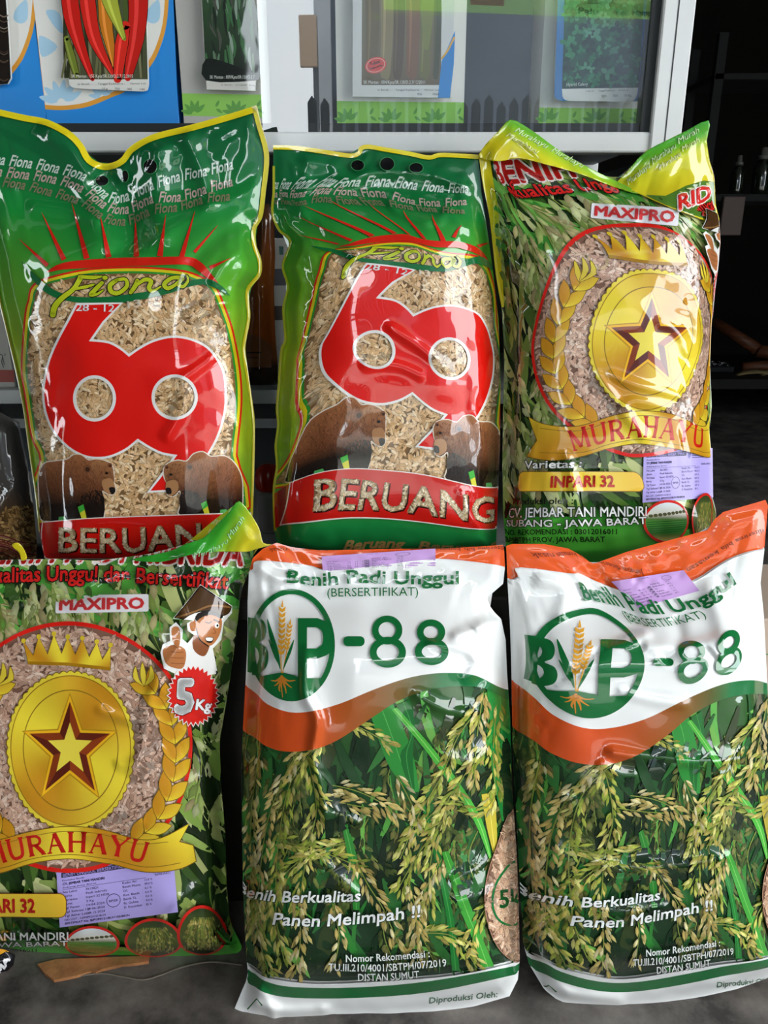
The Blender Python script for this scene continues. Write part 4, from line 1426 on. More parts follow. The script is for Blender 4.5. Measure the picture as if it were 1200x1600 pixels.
    # wording on the field
    sh = lin('#12301a')
    for t, b, h, bd_, sr in (('Benih Berkualitas', [(371, 1392), (430, 1402), (500, 1403), (563, 1401)], 17, .018, .16), ('Panen Melimpah !!', [(427, 1437), (500, 1440), (580, 1434), (656, 1425)], 18, .018, .16),
                             ('Nomor Rekomendasi :', [(541, 1495), (600, 1493), (671, 1487)], 11, .014, 0), ('TU.III.210/4001/SBTPH/07/2019', [(514, 1508), (600, 1509), (697, 1501)], 11, .012, 0), ('DISTAN SUMUT', [(560, 1524), (610, 1523), (655, 1519)], 11, .014, 0)):
        a.text(t, A(b) + A([.9, .9]), h, sh, bold=bd_ + .012, shear=sr)
        a.z += .0002
        a.text(t, b, h, WHITE, bold=bd_, shear=sr)
    return a

# ---- stickers: drawn in a unit frame and laid into a four-cornered place on a bag
def quad_map(tl, tr, br, bl_):
    tl, tr, br, bl_ = map(A, (tl, tr, br, bl_))
    return lambda V: (tl * (1 - V[:, :1]) + tr * V[:, :1]) * (1 - V[:, 1:]) + (bl_ * (1 - V[:, :1]) + br * V[:, :1]) * V[:, 1:]

def remap(a, f):
    a.items = [(p, f(V), F, Z, C) for p, V, F, Z, C in a.items]
    return a

def cert_sticker(kind, quad, clip=None):
    """lavender certificate: the lower bags carry the white-topped maker's, with its own columns"""
    a = Art(3.0)
    base = lin('#b3a4e6') if kind == 'M' else lin('#c79ad8')
    ink = lin('#2a2450')
    fit = 300.0                                 # drawn 300 x 160, then squeezed into the quad
    a.g = 1e4
    a.poly(rect(0, 0, 300, 160), base, 'sticker')
    if kind == 'M':
        a.poly(rect(12, 6, 186, 20), lin('#1c1a38'), 'sticker')
        a.poly(ell(198, 17, 7, 12, 24), lin('#6a62a8'), 'sticker')
        for k in range(4):
            a.stroke([(210, 9 + 6 * k), (270 + (k % 2) * 16, 9 + 6 * k)], 2, ink, 'sticker', smooth=0, caps=False)
        a.stroke([(12, 54), (226, 54)], .9, ink, 'sticker', smooth=0, caps=False)
        a.ring(ell(140, 104, 18, 19, 28), ell(140, 104, 16.6, 17.4, 28), ink, 'sticker')
    a.gap(True, .0003)
    T = lambda t, x0, x1, y, h=6.5, bold=.0: a.text(t, [(x0, y), (x1, y)], h, ink, bold=bold, part='sticker')
    if kind == 'M':
        a.text('BENIH UNGGUL BERSERTIFIKAT', [(16, 17.5), (182, 17.5)], 9, base, bold=.02, part='sticker')
        T('Produksi Benih', 14, 70, 30, 4.5)
        T('CV. JEMBAR TANI MANDIRI', 14, 122, 41, 6.5, .03)
        T('Subang Jawa Barat', 14, 100, 50, 4)
        for k, (l, r) in enumerate((('No Label', '3612821'), ('Jenis', 'Padi Inbrida'), ('Varietas', 'Inpari 32 HDB'), ('Berat', '5 Kg'), ('Tgl Panen', '14-04-2024'), ('Tgl Selesai Uji', '29-06-2024'), ('Tgl Akhir Label', '29-12-2024'))):
            T(l, 14, 14 + 4.4 * len(l), 64 + 11.3 * k, 6)
            T(r, 72, 72 + 4.5 * len(r), 64 + 11.3 * k, 6)
        for k, (l, r) in enumerate((('Kadar Air', '13,0 %'), ('Benih Murni', '99,0 %'), ('CVL', '0,1 %'), ('Kot. Benih', '0,0 %'), ('Benih TL', '0,0 %'), ('Bj. Gulma', '0,0 %'), ('D. Kecambah', '85 %'))):
            T(l, 166, 166 + 4.1 * len(l), 62 + 11.3 * k, 6)
            T(r, 222, 222 + 3.4 * len(r), 62 + 11.3 * k, 6)
        T('BPSB', 129, 151, 107, 6)
        T('BERLAKU', 250, 290, 52, 5.5)
        T('NO LOT : 12/INP32/1/SUB/24', 14, 118, 143, 5.5)
        T('SERTIFIKAT No. B/P1/M/121/BU/1105/BK/N', 14, 178, 153, 5.5, .02)
    else:
        T('Kadar Air', 120, 150, 12, 6)
        for k, (l, r) in enumerate((('No Seri', ''), ('Jenis', '08 - 11 - 2023'), ('Varietas', '24 - 11 - 2023'), ('Tgl Panen', '24 - 11 - 2023'), ('Tgl Selesai Uji', '23 - 05 - 2024'), ('Tgl Akhir Label', '5 Kg'))):
            T(l, 12, 12 + 4.4 * len(l), 60 + 16 * k, 8)
            if r:
                T(r, 66, 66 + 4.2 * len(r), 60 + 16 * k, 8)
        for k, l in enumerate(('Kadar Air', 'Benih Murni', 'CVL', 'Kotoran', 'Benih Lain', 'Daya Tumbuh')):
            T(l, 132, 132 + 4.6 * len(l), 56 + 16 * k, 8)
            T(('13 %', '99 %', '0 %', '1 %', '0 %', '80 %')[k], 198, 214, 56 + 16 * k, 7)
        for k in range(5):
            a.poly(rect(112, 62 + 16 * k, 124, 67 + 16 * k), ink, 'sticker')
        a.ring(ell(214, 30, 20, 15, 26), ell(214, 30, 18.5, 13.5, 26), ink, 'sticker')
    a.g = 3.0
    f = quad_map(*quad)
    return remap(a, lambda V: f(V / A([fit, 160.0])))

def name_sticker(quad):
    a = Art(1e4)
    a.poly(rrect(0, 0, 136, 34, 3), lin('#e8e6ea'), 'name_sticker')
    a.gap(True, .0004)
    a.text('MAXIPRO', [(5, 27.5), (130, 27.5)], 21, lin('#e9a0a0'), bold=.045, part='name_sticker')
    a.z += .0002
    a.text('MAXIPRO', [(5, 27), (130, 27)], 20, lin('#d33236'), bold=.03, part='name_sticker')
    a.g = 3.0
    f = quad_map(*quad)
    return remap(a, lambda V: f(V / A([136.0, 34.0])))
# ------------------------------------------------------------------ materials
M_FILM = film_material('printed_film', 12.0, .4)
M_STIFF = film_material('printed_film_flap', 8.0, .2)
M_LABEL = mat('label_paper', rough=.42, attr=True, coat=.25, coat_rough=.2)
M_CARD = mat('printed_card', rough=.45, attr=True, coat=.2, coat_rough=.25)
M_ALU = mat('white_aluminium', '#e4e5e4', rough=.35, coat=.3, bump=(60, .03, .001))
M_GASKET = mat('black_gasket', '#15181b', rough=.5)
M_CONC = mat('concrete', rough=.82, noise=(7, '#2c2824', '#77706a'), bump=(45, .35, .004))
M_STREET = mat('street_paving', rough=.9, noise=(1.4, '#8d8a82', '#aaa79f'))
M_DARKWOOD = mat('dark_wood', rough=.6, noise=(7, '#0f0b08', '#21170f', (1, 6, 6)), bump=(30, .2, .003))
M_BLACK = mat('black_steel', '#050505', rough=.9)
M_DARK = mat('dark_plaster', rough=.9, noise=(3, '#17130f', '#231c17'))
M_SHELF = mat('shelf_panel', '#b9bcbc', rough=.4)
M_INNER = mat('cabinet_inside', '#3d4348', rough=.6)
M_ROOF = mat('roof_sheet', rough=.6, noise=(3, '#4a4c4e', '#5d6062'))
M_HOLE = mat('hole_dark', '#0a0f0c', rough=.9)

def structure(o):
    o['kind'] = 'structure'
    return o

GY = 1.155                                       # front face of the display cabinet
BENCH_Z = z_at(899, 1.03)

# ------------------------------------------------------------------ the shop shell and the street in front
m = MB()
m.box(-3.2, 3.4, -1.6, 6.2, -.12, 0.0)
structure(m.build('floor', M_CONC))
m = MB()
m.box(-9, 10, -14, -1.6, -.16, -.02)
structure(m.build('street_ground', M_STREET))
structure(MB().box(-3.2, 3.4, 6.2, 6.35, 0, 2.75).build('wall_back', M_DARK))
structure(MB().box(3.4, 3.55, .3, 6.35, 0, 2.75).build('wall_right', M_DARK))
structure(MB().box(-.78, -.625, -1.7, .80, 0, 2.75).box(-1.1, -.96, .78, 6.35, 0, 2.75).build('wall_left_and_light_block', M_DARK))  # unseen near slab added to shade the left bags; far slab is wall
m = MB()
m.box(-3.4, 3.6, .3, 6.4, 2.75, 2.83)
m.box(-3.4, 2.3, -2.35, .3, 2.75, 2.83)  # unseen awning, its reach shaped to narrow the sky light
for k in range(36):
    x = -3.3 + k * .19
    m.tube([(x, -2.4 if x < 2.25 else .25, 2.835), (x, 6.4, 2.835)], .03, 8)
structure(m.build('ceiling', M_ROOF))

# ------------------------------------------------------------------ across the street (what the cabinet glass mirrors)
def mirror_y(px, y):
    """a place on the plane y seen in the cabinet glass at the photo's pixels"""
    p = at_y(px, 2 * GY - y)
    p[:, 1] = y
    return p

b0 = mirror_y([(500, 150)], -9)[0]
x_left = float(b0[0])
wt = 6.0
root = empty('street_building', (x_left + 4, -9, 0), 'long grey building across the street, mirrored in the cabinet glass', 'building')
MB().box(x_left, x_left + 9, -12, -9, -.02, wt, 0).build('wall', mat('grey_render', rough=.85, noise=(1.2, '#565a66', '#636874')), root)
MB().box(x_left - .3, x_left + 9.2, -12.2, -8.6, wt, wt + .12).build('roof', M_ROOF, root)
m = MB()
m.box(x_left - .04, x_left + .16, -8.98, -8.8, -.02, wt)
m.build('corner_pillar', mat('pale_render', '#b4b6ba', rough=.8), root)
root = empty('sky_block_house', (-5.6, -9, 0), 'low pale house added out of view across the street to limit the sky', 'building')  # unseen house put in to cut sky light and darken reflections
MB().box(-9, -2.35, -12, -9.2, -.02, 3.6).build('wall', mat('pale_house', rough=.85, noise=(1.5, '#8a8880', '#9a978c')), root)
MB().box(-9.2, -2.2, -12.2, -8.9, 3.6, 3.75).build('roof', M_ROOF, root)
sg = mirror_y([(466, 22), (496, 104)], -8.2)
root = empty('street_sign', (float(sg[:, 0].mean()), -8.2, float(sg[1, 2])), 'tan signboard box on a post beside the grey building', 'sign')
MB().box(sg[0, 0], sg[1, 0], -8.26, -8.2, sg[1, 2], sg[0, 2], .01).build('board', mat('tan_board', '#b79a80', rough=.7), root)
MB().box(sg[1, 0] - .06, sg[1, 0], -8.35, -8.26, -.02, sg[0, 2]).build('post', M_ROOF, root)
f0 = mirror_y([(480, 152), (1120, 150)], -6)
m = MB()
n = int((f0[1, 0] - f0[0, 0]) / .12)
for k in range(n):
    x = f0[0, 0] + k * .12
    z = f0[0, 2] + .03 * ((k * 7) % 3 - 1) + (.05 if k % 9 == 0 else 0)
    m.add([(x, -6, -.02), (x + .085, -6, -.02), (x + .085, -6, z - .06), (x + .042, -6, z), (x, -6, z - .06),
           (x, -6.02, -.02), (x + .085, -6.02, -.02), (x + .085, -6.02, z - .06), (x + .042, -6.02, z), (x, -6.02, z - .06)],
          [(0, 1, 2, 3, 4), (9, 8, 7, 6, 5), (0, 5, 6, 1), (1, 6, 7, 2), (2, 7, 8, 3), (3, 8, 9, 4), (4, 9, 5, 0)])
root = empty('picket_fence', (float(f0[:, 0].mean()), -6, -.02), 'black pointed picket fence in front of the grey street building', 'fence')
m.build('picket_panel', mat('black_paint', '#14161a', rough=.6), root)
m = MB()
for z in (.5, 1.6):
    m.box(f0[0, 0] - .6, f0[1, 0], -6.06, -6.021, z, z + .07)
m.build('rail', mat('black_rail', '#1a1c20', rough=.6), root)

# banner hung over the shop front, lettering seen from behind through the thin cloth
by = -2.62
q = mirror_y([(596, -60), (1052, -60), (1042, 30), (600, 13)], by)
a = Art(.2)
BX0, BZ0 = q[3, 0], float(q[2:, 2].min())
a.poly(A([(q[0, 0], q[0, 2]), (q[1, 0], q[1, 2]), (q[2, 0], q[2, 2]), (q[3, 0], q[3, 2])]), lin('#a9d882'), 'cloth')
pm = lambda p: mirror_y(p, by)[:, [0, 2]]
a.poly(pm([(880, 0), (1046, 6), (1043, 22), (880, 14)]), lin('#cfe4b4'), 'cloth')
a.poly(pm([(735, -12), (790, -10), (788, 8), (736, 6)]), lin('#d88a5a'), 'cloth')
def banner_text(t, x0, x1, y0, y1, hpx, col):
    b = Art(1e4)
    b.text(t, [(x0, y0), (x1, y1)], hpx, lin(col), bold=.015, part='cloth')
    for p, V, F, Z, C in b.items:
        a.items.append((p, pm(V), F, np.full(len(V), a.z + .001), C))
banner_text('Palu', 905, 936, 20, 21, 10, '#2c4a3a')
banner_text('Kec. Hampar', 964, 1030, 22, 24, 10, '#2c4a3a')
banner_text('BERSAMA', 920, 962, 4, 5, 8, '#c98a3a')
T = a.soup('cloth', .2)
v = T.reshape(-1, 6)
P = np.stack([v[:, 0], np.full(len(v), by) + v[:, 2], v[:, 1]], 1)
m_ban = mat('banner_cloth', rough=.7, attr=True)
nb = m_ban.node_tree
tr = nb.nodes.new('ShaderNodeBsdfTranslucent')
ad = nb.nodes.new('ShaderNodeMixShader')
at = [x for x in nb.nodes if x.bl_idname == 'ShaderNodeAttribute'][0]
nb.links.new(at.outputs['Color'], tr.inputs['Color'])
nb.links.new(nb.nodes['Principled BSDF'].outputs[0], ad.inputs[1])
nb.links.new(tr.outputs[0], ad.inputs[2])
ad.inputs['Fac'].default_value = .75
nb.links.new(ad.outputs[0], nb.nodes['Material Output'].inputs['Surface'])
root = empty('shop_banner', (float(P[:, 0].mean()), by, BZ0), 'thin green banner with dark lettering hung above the shop front, mirrored in the glass', 'banner')
soup_mesh('cloth', T, P, np.broadcast_to(A([0, 1.0, 0]), P.shape).copy(), m_ban, root, uvs=1)
MB().tube([(q[0, 0] - .1, by - .01, q[0, 2]), (q[1, 0] + .1, by - .01, q[1, 2])], .015).build('rod', M_ROOF, root)
MB().tube([(q[0, 0], by - .01, q[0, 2]), (q[0, 0], -2.3, 2.76)], .004, 6).build('cord', M_GASKET, root)
MB().tube([(q[1, 0], by - .01, q[1, 2]), (q[1, 0], -2.3, 2.76)], .004, 6).build('cord', M_GASKET, root)

# ------------------------------------------------------------------ bench behind the floor row, cabinet on the floor behind it
root = empty('bench', (0, 1.05, 0), 'dark wooden bench behind the front row, carrying the three upper seed bags', 'bench')
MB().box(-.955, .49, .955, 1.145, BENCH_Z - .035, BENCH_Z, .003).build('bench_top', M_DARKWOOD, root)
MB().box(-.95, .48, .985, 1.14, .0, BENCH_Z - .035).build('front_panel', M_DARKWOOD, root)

XR = x_at(1086, 10, GY)                           # right edge of the cabinet
XRI = x_at(1036, 10, GY)
XL = -.95
ZB0, ZB1 = z_at(238, GY), z_at(206, GY)
root = empty('display_cabinet', (0, 1.35, 0), 'white aluminium display cabinet with glass front behind the upper bags', 'cabinet')
MB().box(XL, XR, GY, GY + .035, ZB0, ZB1, .002).build('lower_rail', M_ALU, root)
m = MB()
m.box(XRI, XR, GY - .004, GY + .035, 0, 1.95, .002)
m.build('upright', M_ALU, root)
MB().box(XL, XL + .045, GY, GY + .035, 0, 1.95, .002).build('upright', M_ALU, root)
MB().box(XRI + .018, XRI + .0195, GY - .0045, GY - .003, 0, 1.95).build('groove', M_GASKET, root)
MB().box(XR - .03, XR, 1.58, 1.61, 0, 1.95, .002).build('upright', M_ALU, root)
MB().box(XL, XR, GY, GY + .035, 1.90, 1.95, .002).build('upper_rail', M_ALU, root)
MB().box(XRI - .012, XRI, GY + .006, GY + .03, ZB1, 1.9).box(XL + .05, XRI, GY + .012, GY + .03, ZB1, ZB1 + .012).build('gasket', M_GASKET, root)
MB().box(XL + .01, XR - .002, 1.585, 1.60, .0, 1.95).build('back_panel', M_INNER, root)
MB().box(XR - .008, XR - .002, GY + .04, 1.58, 0.0, ZB0).build('side_panel', M_INNER, root)
MB().box(XL + .01, XR - .01, GY + .036, 1.584, z_at(197, GY + .05) - .018, z_at(197, GY + .05)).build('display_floor', mat('grey_board', '#8b9093', rough=.6), root)
zs = z_at(606, GY + .03)
MB().box(XL + .01, XR - .01, GY + .012, 1.584, zs - .021, zs, .001).build('shelf', M_SHELF, root)
zs2 = z_at(652, GY + .25)
MB().box(XL + .01, XR - .01, GY + .24, 1.584, zs2 - .018, zs2, .001).build('shelf', M_SHELF, root)
MB().box(XL + .01, XR - .01, GY + .012, 1.584, .04, .06, .001).build('shelf', M_SHELF, root)
m_gl = bpy.data.materials.new('cabinet_glass')
m_gl.use_nodes = True
n_ = m_gl.node_tree
n_.nodes.remove(n_.nodes['Principled BSDF'])
g1, g2, mx = n_.nodes.new('ShaderNodeBsdfTransparent'), n_.nodes.new('ShaderNodeBsdfGlossy'), n_.nodes.new('ShaderNodeMixShader')
g1.inputs['Color'].default_value = (.93, .97, .97, 1)
g2.inputs['Roughness'].default_value = 0
g2.inputs['Color'].default_value = (1, 1, 1, 1)
fr = n_.nodes.new('ShaderNodeLayerWeight')       # same from both sides: about 10 % straight on, more at a slant
pw = n_.nodes.new('ShaderNodeMath')
pw.operation = 'POWER'
pw.inputs[1].default_value = 5
mu = n_.nodes.new('ShaderNodeMath')
mu.operation = 'MULTIPLY_ADD'
mu.inputs[1].default_value = .85
mu.inputs[2].default_value = .095
n_.links.new(fr.outputs['Facing'], pw.inputs[0])
n_.links.new(pw.outputs[0], mu.inputs[0])
n_.links.new(mu.outputs[0], mx.inputs['Fac'])
n_.links.new(g1.outputs[0], mx.inputs[1])
n_.links.new(g2.outputs[0], mx.inputs[2])
n_.links.new(mx.outputs[0], n_.nodes['Material Output'].inputs['Surface'])
xg = x_at(404, 100, GY)
MB().add([(xg, GY + .010, ZB1 - .004), (XRI + .004, GY + .010, ZB1 - .004), (XRI + .004, GY + .010, 1.91), (xg, GY + .010, 1.91)], [(0, 1, 2, 3)]).build('glass_pane', m_gl, root)
cabinet = root
# ------------------------------------------------------------------ seed cartons and packets on the display floor
ZF = z_at(197, GY + .05)
def plane_mesh(art, part, name, m, parent, y, off=.0006):
    """lay art traced in photo pixels on the upright plane at distance y"""
    T = art.soup(part, art.g)
    v = T.reshape(-1, 6)
    P = at_y(v[:, :2], y)
    P[:, 1] -= off + v[:, 2] * .3
    return soup_mesh(name, T, P, np.broadcast_to(A([0, -1.0, 0]), P.shape).copy(), m, parent)

def leaf_spray(a, cx, cy, r, n, col, part, a0=0, span=6.28):
    for k in range(n):
        t = a0 + span * k / n
        e, m = A([math.cos(t), math.sin(t)]), A([-math.sin(t), math.cos(t)])
        c = A([cx, cy])
        a.poly(cr([c + e * r * .15, c + e * r * .5 + m * r * .17, c + e * r, c + e * r * .5 - m * r * .17], True, 3), lin(col), part)

def carton(label, px0, px1, y, depth, art, body, group='seed cartons behind the glass', top=-75):
    x0, x1 = x_at(px0, 195, y), x_at(px1, 195, y)
    root = empty('seed_carton', ((x0 + x1) / 2, y + depth / 2, ZF), label, 'carton', group)
    MB().box(x0, x1, y, y + depth, ZF, z_at(top, y), .0015).build('box', body, root)
    plane_mesh(art, 'printed_front', 'printed_front', M_CARD, root, y)
    return root

def packet(label, outline, y, art, root_px):
    p = at_y([root_px], y)[0]
    root = empty('seed_packet', tuple(map(float, p)), label, 'packet', 'seed packets in the cartons')
    a = at_y(outline, y)
    b = a + A([0, .004, 0])
    n = len(a)
    MB().add(np.concatenate([a, b]), [tuple(range(n)), tuple(range(2 * n - 1, n - 1, -1))] + [(i, (i + 1) % n, n + (i + 1) % n, n + i) for i in range(n)]).build('pouch', mat('packet_back', '#d8d8d4', rough=.3), root)
    plane_mesh(art, 'picture', 'picture', M_PACK, root, y)
    return root

M_PACK = film_material('packet_film', 14, .3, .8)
M_BLUE = mat('blue_card', '#0a78c8', rough=.5)
M_WCARD = mat('white_card', '#dcdad4', rough=.55)
yc = GY + .05

def blue_art(dx, xr):
    """blue carton front: white field under an orange arc, pale blue leaves"""
    a = Art(1e4)
    P = 'printed_front'
    S = lambda p: A(p) + A([dx, 0])
    a.poly(S([(50, -75), (50, 0), (74.5, 194.5), (279, 194.5), (271, 0), (269, -75)]), lin('#0a84d6'), P)
    arc = cr(S([(71, 171), (100, 172), (137, 167), (175, 152), (200, 140), (232, 108), (250, 75), (262, 25), (266, -75)]), False, 5)
    inn = cr(S([(71, 164), (100, 165), (135, 160), (172, 145.5), (196, 134), (226, 104), (244, 72), (256, 23), (260, -75)]), False, 5)
    a.poly(np.concatenate([arc, S([(50, -75), (52, 0)])]), lin('#e09a2c'), P)
    a.poly(np.concatenate([inn, S([(50, -75), (52, 0)])]), lin('#e6e4de'), P)
    c = '#a9cfe6'
    a.poly(cr(S([(72, 17), (92, 20), (99, 52), (84, 40)]), True, 4), lin(c), P)
    a.poly(cr(S([(62, 56), (90, 73), (66, 89)]), True, 4), lin(c), P)
    a.poly(cr(S([(228, 30), (232, 14), (248, 0), (250, 28), (240, 37)]), True, 4), lin(c), P)
    leaf_spray(a, 96 + dx, 160, 36, 6, c, P, -2.9, 2.9)
    leaf_spray(a, 160 + dx, 152, 22, 5, c, P, -3.0, 2.9)
    return a

carton('blue seed carton with a chilli packet, second from the left behind the bags', 75, 280, yc, .09, blue_art(0, 280), M_BLUE)
carton('blue seed carton cut by the left picture edge, dark packet in front', -132, 73.5, yc, .09, blue_art(-206.5, 73), M_BLUE)
yp = yc - .010
a = Art(1e4)
P = 'picture'
ol = np.concatenate([A([(93, -70), (226, -70), (231, 100)]), cr([(232, 132), (229, 141), (222, 143)], False, 4), cr([(118, 138), (110, 134), (107, 122)], False, 4)])
a.poly(ol, lin('#dedcd6'), P)
a.poly([(94, -70), (226, -70), (231, 124), (108, 124)], ygrad([(-70, '#4c5a3a'), (40, '#3c4428'), (90, '#55583c'), (124, '#4a4c34')]), P)
for k in range(26):
    x = random.uniform(100, 225)
    a.stroke([(x, -70), (x + random.uniform(-8, 8), 30), (x + random.uniform(-14, 14), 122)], [8, 6, 3], lin(random.choice(['#2c3018', '#6a6a44', '#4a5a2a', '#7d7a58', '#3a3a22'])), P, caps=False)
for pts, w, c in (([(104, -60), (112, 20), (125, 70), (145, 124)], [24, 26, 17, 6], '#c81a10'), ([(134, -60), (138, 10), (150, 65), (178, 118)], [22, 24, 19, 4], '#d02216'), ([(158, -60), (165, 30), (172, 70), (179, 104)], [14, 20, 14, 4], '#c8781c'),
                  ([(208, -60), (216, 0), (212, 60), (200, 122)], [26, 30, 26, 10], '#c41c12'), ([(196, 40), (190, 70), (184, 124)], [14, 20, 12], '#d8281a'), ([(160, -60), (172, 0), (186, 40), (195, 62)], [24, 24, 12, 4], '#a8b03a'), ([(104, 60), (112, 90), (120, 118)], [8, 12, 8], '#6f7d2a')):
    a.stroke(pts, [x + 2 for x in w], lin('#2a1208') if c[1] != 'a' else lin('#4c5218'), P, caps=False)
    a.stroke(pts, w, lin(c), P)
    a.stroke(A(pts) - A([2.5, 0]), [x * .22 for x in w], lin(c) * 1.5 + .03, P, caps=False)
a.text('SK Mentan : 155 Kpts/SR.120/D.2.7.12.2015', [(112, 121.5), (208, 121.5)], 5, lin('#e8e6dc'), part=P)
a.text('Isi Bersih :       Tanggal Kadaluarsa :      Nomor Lot', [(122, 133), (228, 132)], 3, lin('#5a5a58'), part=P)
a.text('10 g       750       085       144', [(160, 140.5), (226, 141.5)], 3.5, lin('#3a3a38'), part=P)
packet('seed packet picturing red chillies on the blue carton', ol, yp, a, (165, 143))
a = Art(1e4)
ol = A([(-90, -70), (4, -70), (14, 60), (17, 122), (12, 131), (0, 132), (-90, 132)])
a.poly(ol, lin('#1c1612'), P)
for k in range(12):
    y = random.uniform(20, 125)
    a.stroke([(-5, y), (6, y + 6), (13, y + 3)], 1.4, lin(random.choice(['#5a4a3c', '#8a7a6c', '#3a2a20'])), P)
packet('dark seed packet at the left picture edge', ol, yp, a, (0, 132))

def tray_art(x0, x1, ytop, ybot, shade):
    """white tray front with a green leaf-printed foot"""
    a = Art(1e4)
    P = 'printed_front'
    f = 1.046
    tp = lambda x, y: 600 + (x - 600) * (1 + (195 - y) / 195 * .046)
    a.poly([(tp(x0, -75), -75), (tp(x1, -75), -75), (x1, 196), (x0, 196)], lin(shade), P)
    g = [(tp(x0, ytop), ytop), (tp(x1, ytop), ytop + 2), (tp(x1, ybot), ybot), (tp(x0, ybot), ybot - 3)]
    a.poly(g, lin('#8cc650'), P)
    n = int((x1 - x0) / 30)
    for k in range(n):
        x = x0 + 16 + (x1 - x0 - 26) * k / max(1, n - 1)
        if k % 2 == 0:
            leaf_spray(a, x, ybot - 6, 22, 5, '#5a9a3c', P, -2.9, 2.7)
        else:
            leaf_spray(a, x, (ytop + ybot) / 2 + 4, 14, 2, '#5a9a3c', P, -1.1, 3.4)
    return a

carton('white seed carton with green leaf-printed foot, dark green packet inside', 288, 411, yc, .09, tray_art(288, 411, 146, 184, '#b4b1ab'), M_WCARD)
carton('white seed carton with green leaf-printed foot, brown cucumber packet inside', 527, 724, yc + .004, .09, tray_art(527, 724, 158, 196, '#e6e0da'), M_WCARD)
carton('white seed carton with green leaf-printed foot, celery packet inside', 841, 1015, yc + .012, .09, tray_art(841, 1015, 168, 196, '#d8d8d2'), M_WCARD)

a = Art(1e4)
ol = A([(312, -70), (396, -70), (398, 10), (404, 60), (411, 114), (400, 120), (399, 142), (323, 140), (318, 60)])
a.poly(ol, lin('#cfccc6'), P)
a.poly([(312, -70), (396, -70), (398, 10), (404, 60), (411, 115), (399, 126), (322, 126)], ygrad([(-70, '#3a5a38'), (20, '#3c5a3c'), (70, '#28302a'), (126, '#101a14')]), P)
for k in range(60):
    x = random.uniform(320, 396)
    y = random.uniform(-60, 90)
    a.stroke([(x, y), (x + random.uniform(-2, 5), y + 18), (x + random.uniform(0, 8), y + 36)], [2, 5, 1], lin(random.choice(['#28402a', '#5a7a5c', '#1a241c', '#8a9a8c', '#3c6a40', '#4a4c44'])), P, caps=False)
a.poly(cr([(322, 92), (360, 100), (400, 116), (398, 126), (322, 126)], True, 3), lin('#0d1812'), P)
a.text('SK Mentan : 059/Kpts/SR.120/D.2.7', [(328, 123), (398, 123)], 5, lin('#d8dcd4'), part=P)
a.text('Isi Bersih :   10 GRAM   Kota', [(346, 134), (398, 135)], 3, lin('#6a6a68'), part=P)
packet('dark green bean seed packet leaning out of its white carton', ol, yp - .004, a, (360, 142))
a = Art(1e4)
ol = A([(552, -70), (712, -70), (708, 60), (704, 153), (551, 151), (551, 40)])
a.poly(ol, lin('#d6d4d2'), P)
a.poly([(566, -70), (690, -70), (689, 133), (565, 133)], ygrad([(-70, '#7d7a58'), (40, '#8a7452'), (133, '#6a5a3c')]), P)
for x, w, c in ((580, 22, '#6a5a34'), (603, 20, '#8a7a52'), (622, 18, '#5a4a2c'), (644, 22, '#7d5a3a'), (664, 20, '#6f6a34'), (682, 12, '#4a4a28')):
    a.stroke([(x, -70), (x + 2, 30), (x - 1, 112), (x - 2, 124)], [w, w, w * .8, w * .2], lin(c), P, caps=False)
    a.stroke([(x - 4, -60), (x - 2, 30), (x - 5, 112)], [1, 4, 1], lin(c) * 1.5, P, caps=False)
a.stroke([(672, -60), (668, 20), (666, 78)], [16, 20, 6], lin('#7a7c34'), P, caps=False)
a.poly(cr([(690, 96), (711, 48), (709, 100), (703, 153), (684, 153)], False, 1), lin('#1a84d0'), P)
a.stroke([(690, 92), (700, 78), (710, 58)], 3, lin('#e0a83a'), P, caps=False)
a.poly(ell(587, 102, 17, 12.5, 28, rot=-.3), lin('#d8402c'), P)
a.ring(ell(587, 102, 15, 10.8, 28, rot=-.3), ell(587, 102, 14, 9.9, 28, rot=-.3), lin('#f0c8b8'), P)
a.text('Tahan', [(578, 103), (595, 98)], 5.5, lin('#f0dcc8'), bold=.02, part=P)
a.text('Gemini Virus', [(577, 110), (599, 103)], 3.6, lin('#f0dcc8'), bold=.02, part=P)
a.text('SK Mentan : 004/Kpts/SR.120/D.2.7/12/2011', [(568, 131), (664, 131)], 5, lin('#e8e6dc'), part=P)
a.text('Isi Bersih :      Tanggal Kadaluarsa      Nomor Lot', [(590, 142), (686, 142)], 3, lin('#5a5a58'), part=P)
a.text('926            0564', [(652, 149), (686, 149)], 3.6, lin('#3a3a38'), part=P)
packet('seed packet picturing cucumbers, red oval badge, blue corner', ol, yp, a, (630, 152))
a = Art(1e4)
ol = np.concatenate([A([(874, -70), (1030, -70), (1010, 158)]), cr([(878, 158), (868, 154), (866, 146)], False, 3)])
a.poly(ol, lin('#3a78b4'), P)
a.poly(np.concatenate([A([(884, -70), (1010, -70), (1000, 100)]), cr([(996, 146), (990, 157), (980, 159)], False, 3), cr([(890, 158), (880, 154), (878, 140)], False, 3)]), lin('#dcdcd8'), P)
a.poly([(884, -70), (1010, -70), (998, 137), (878, 139)], ygrad([(-70, '#2f6a44'), (80, '#1f5238'), (139, '#1c3a2c')]), P)
for k in range(230):
    c, r, w = A([random.uniform(884, 996), random.uniform(-40, 132)]), random.uniform(3, 8), random.uniform(0, 3.1)
    col = random.choice(['#2f7a50', '#3f8a5c', '#1f5238', '#5a9a78', '#163a28', '#255f42'])
    for q in range(3):
        a.poly(ell(c[0] + r * .8 * math.cos(w + q * 2.1), c[1] + r * .8 * math.sin(w + q * 2.1), r * .8, r * .55, 9, rot=w + q * 2.1), lin(col) * random.uniform(.8, 1.1), P)
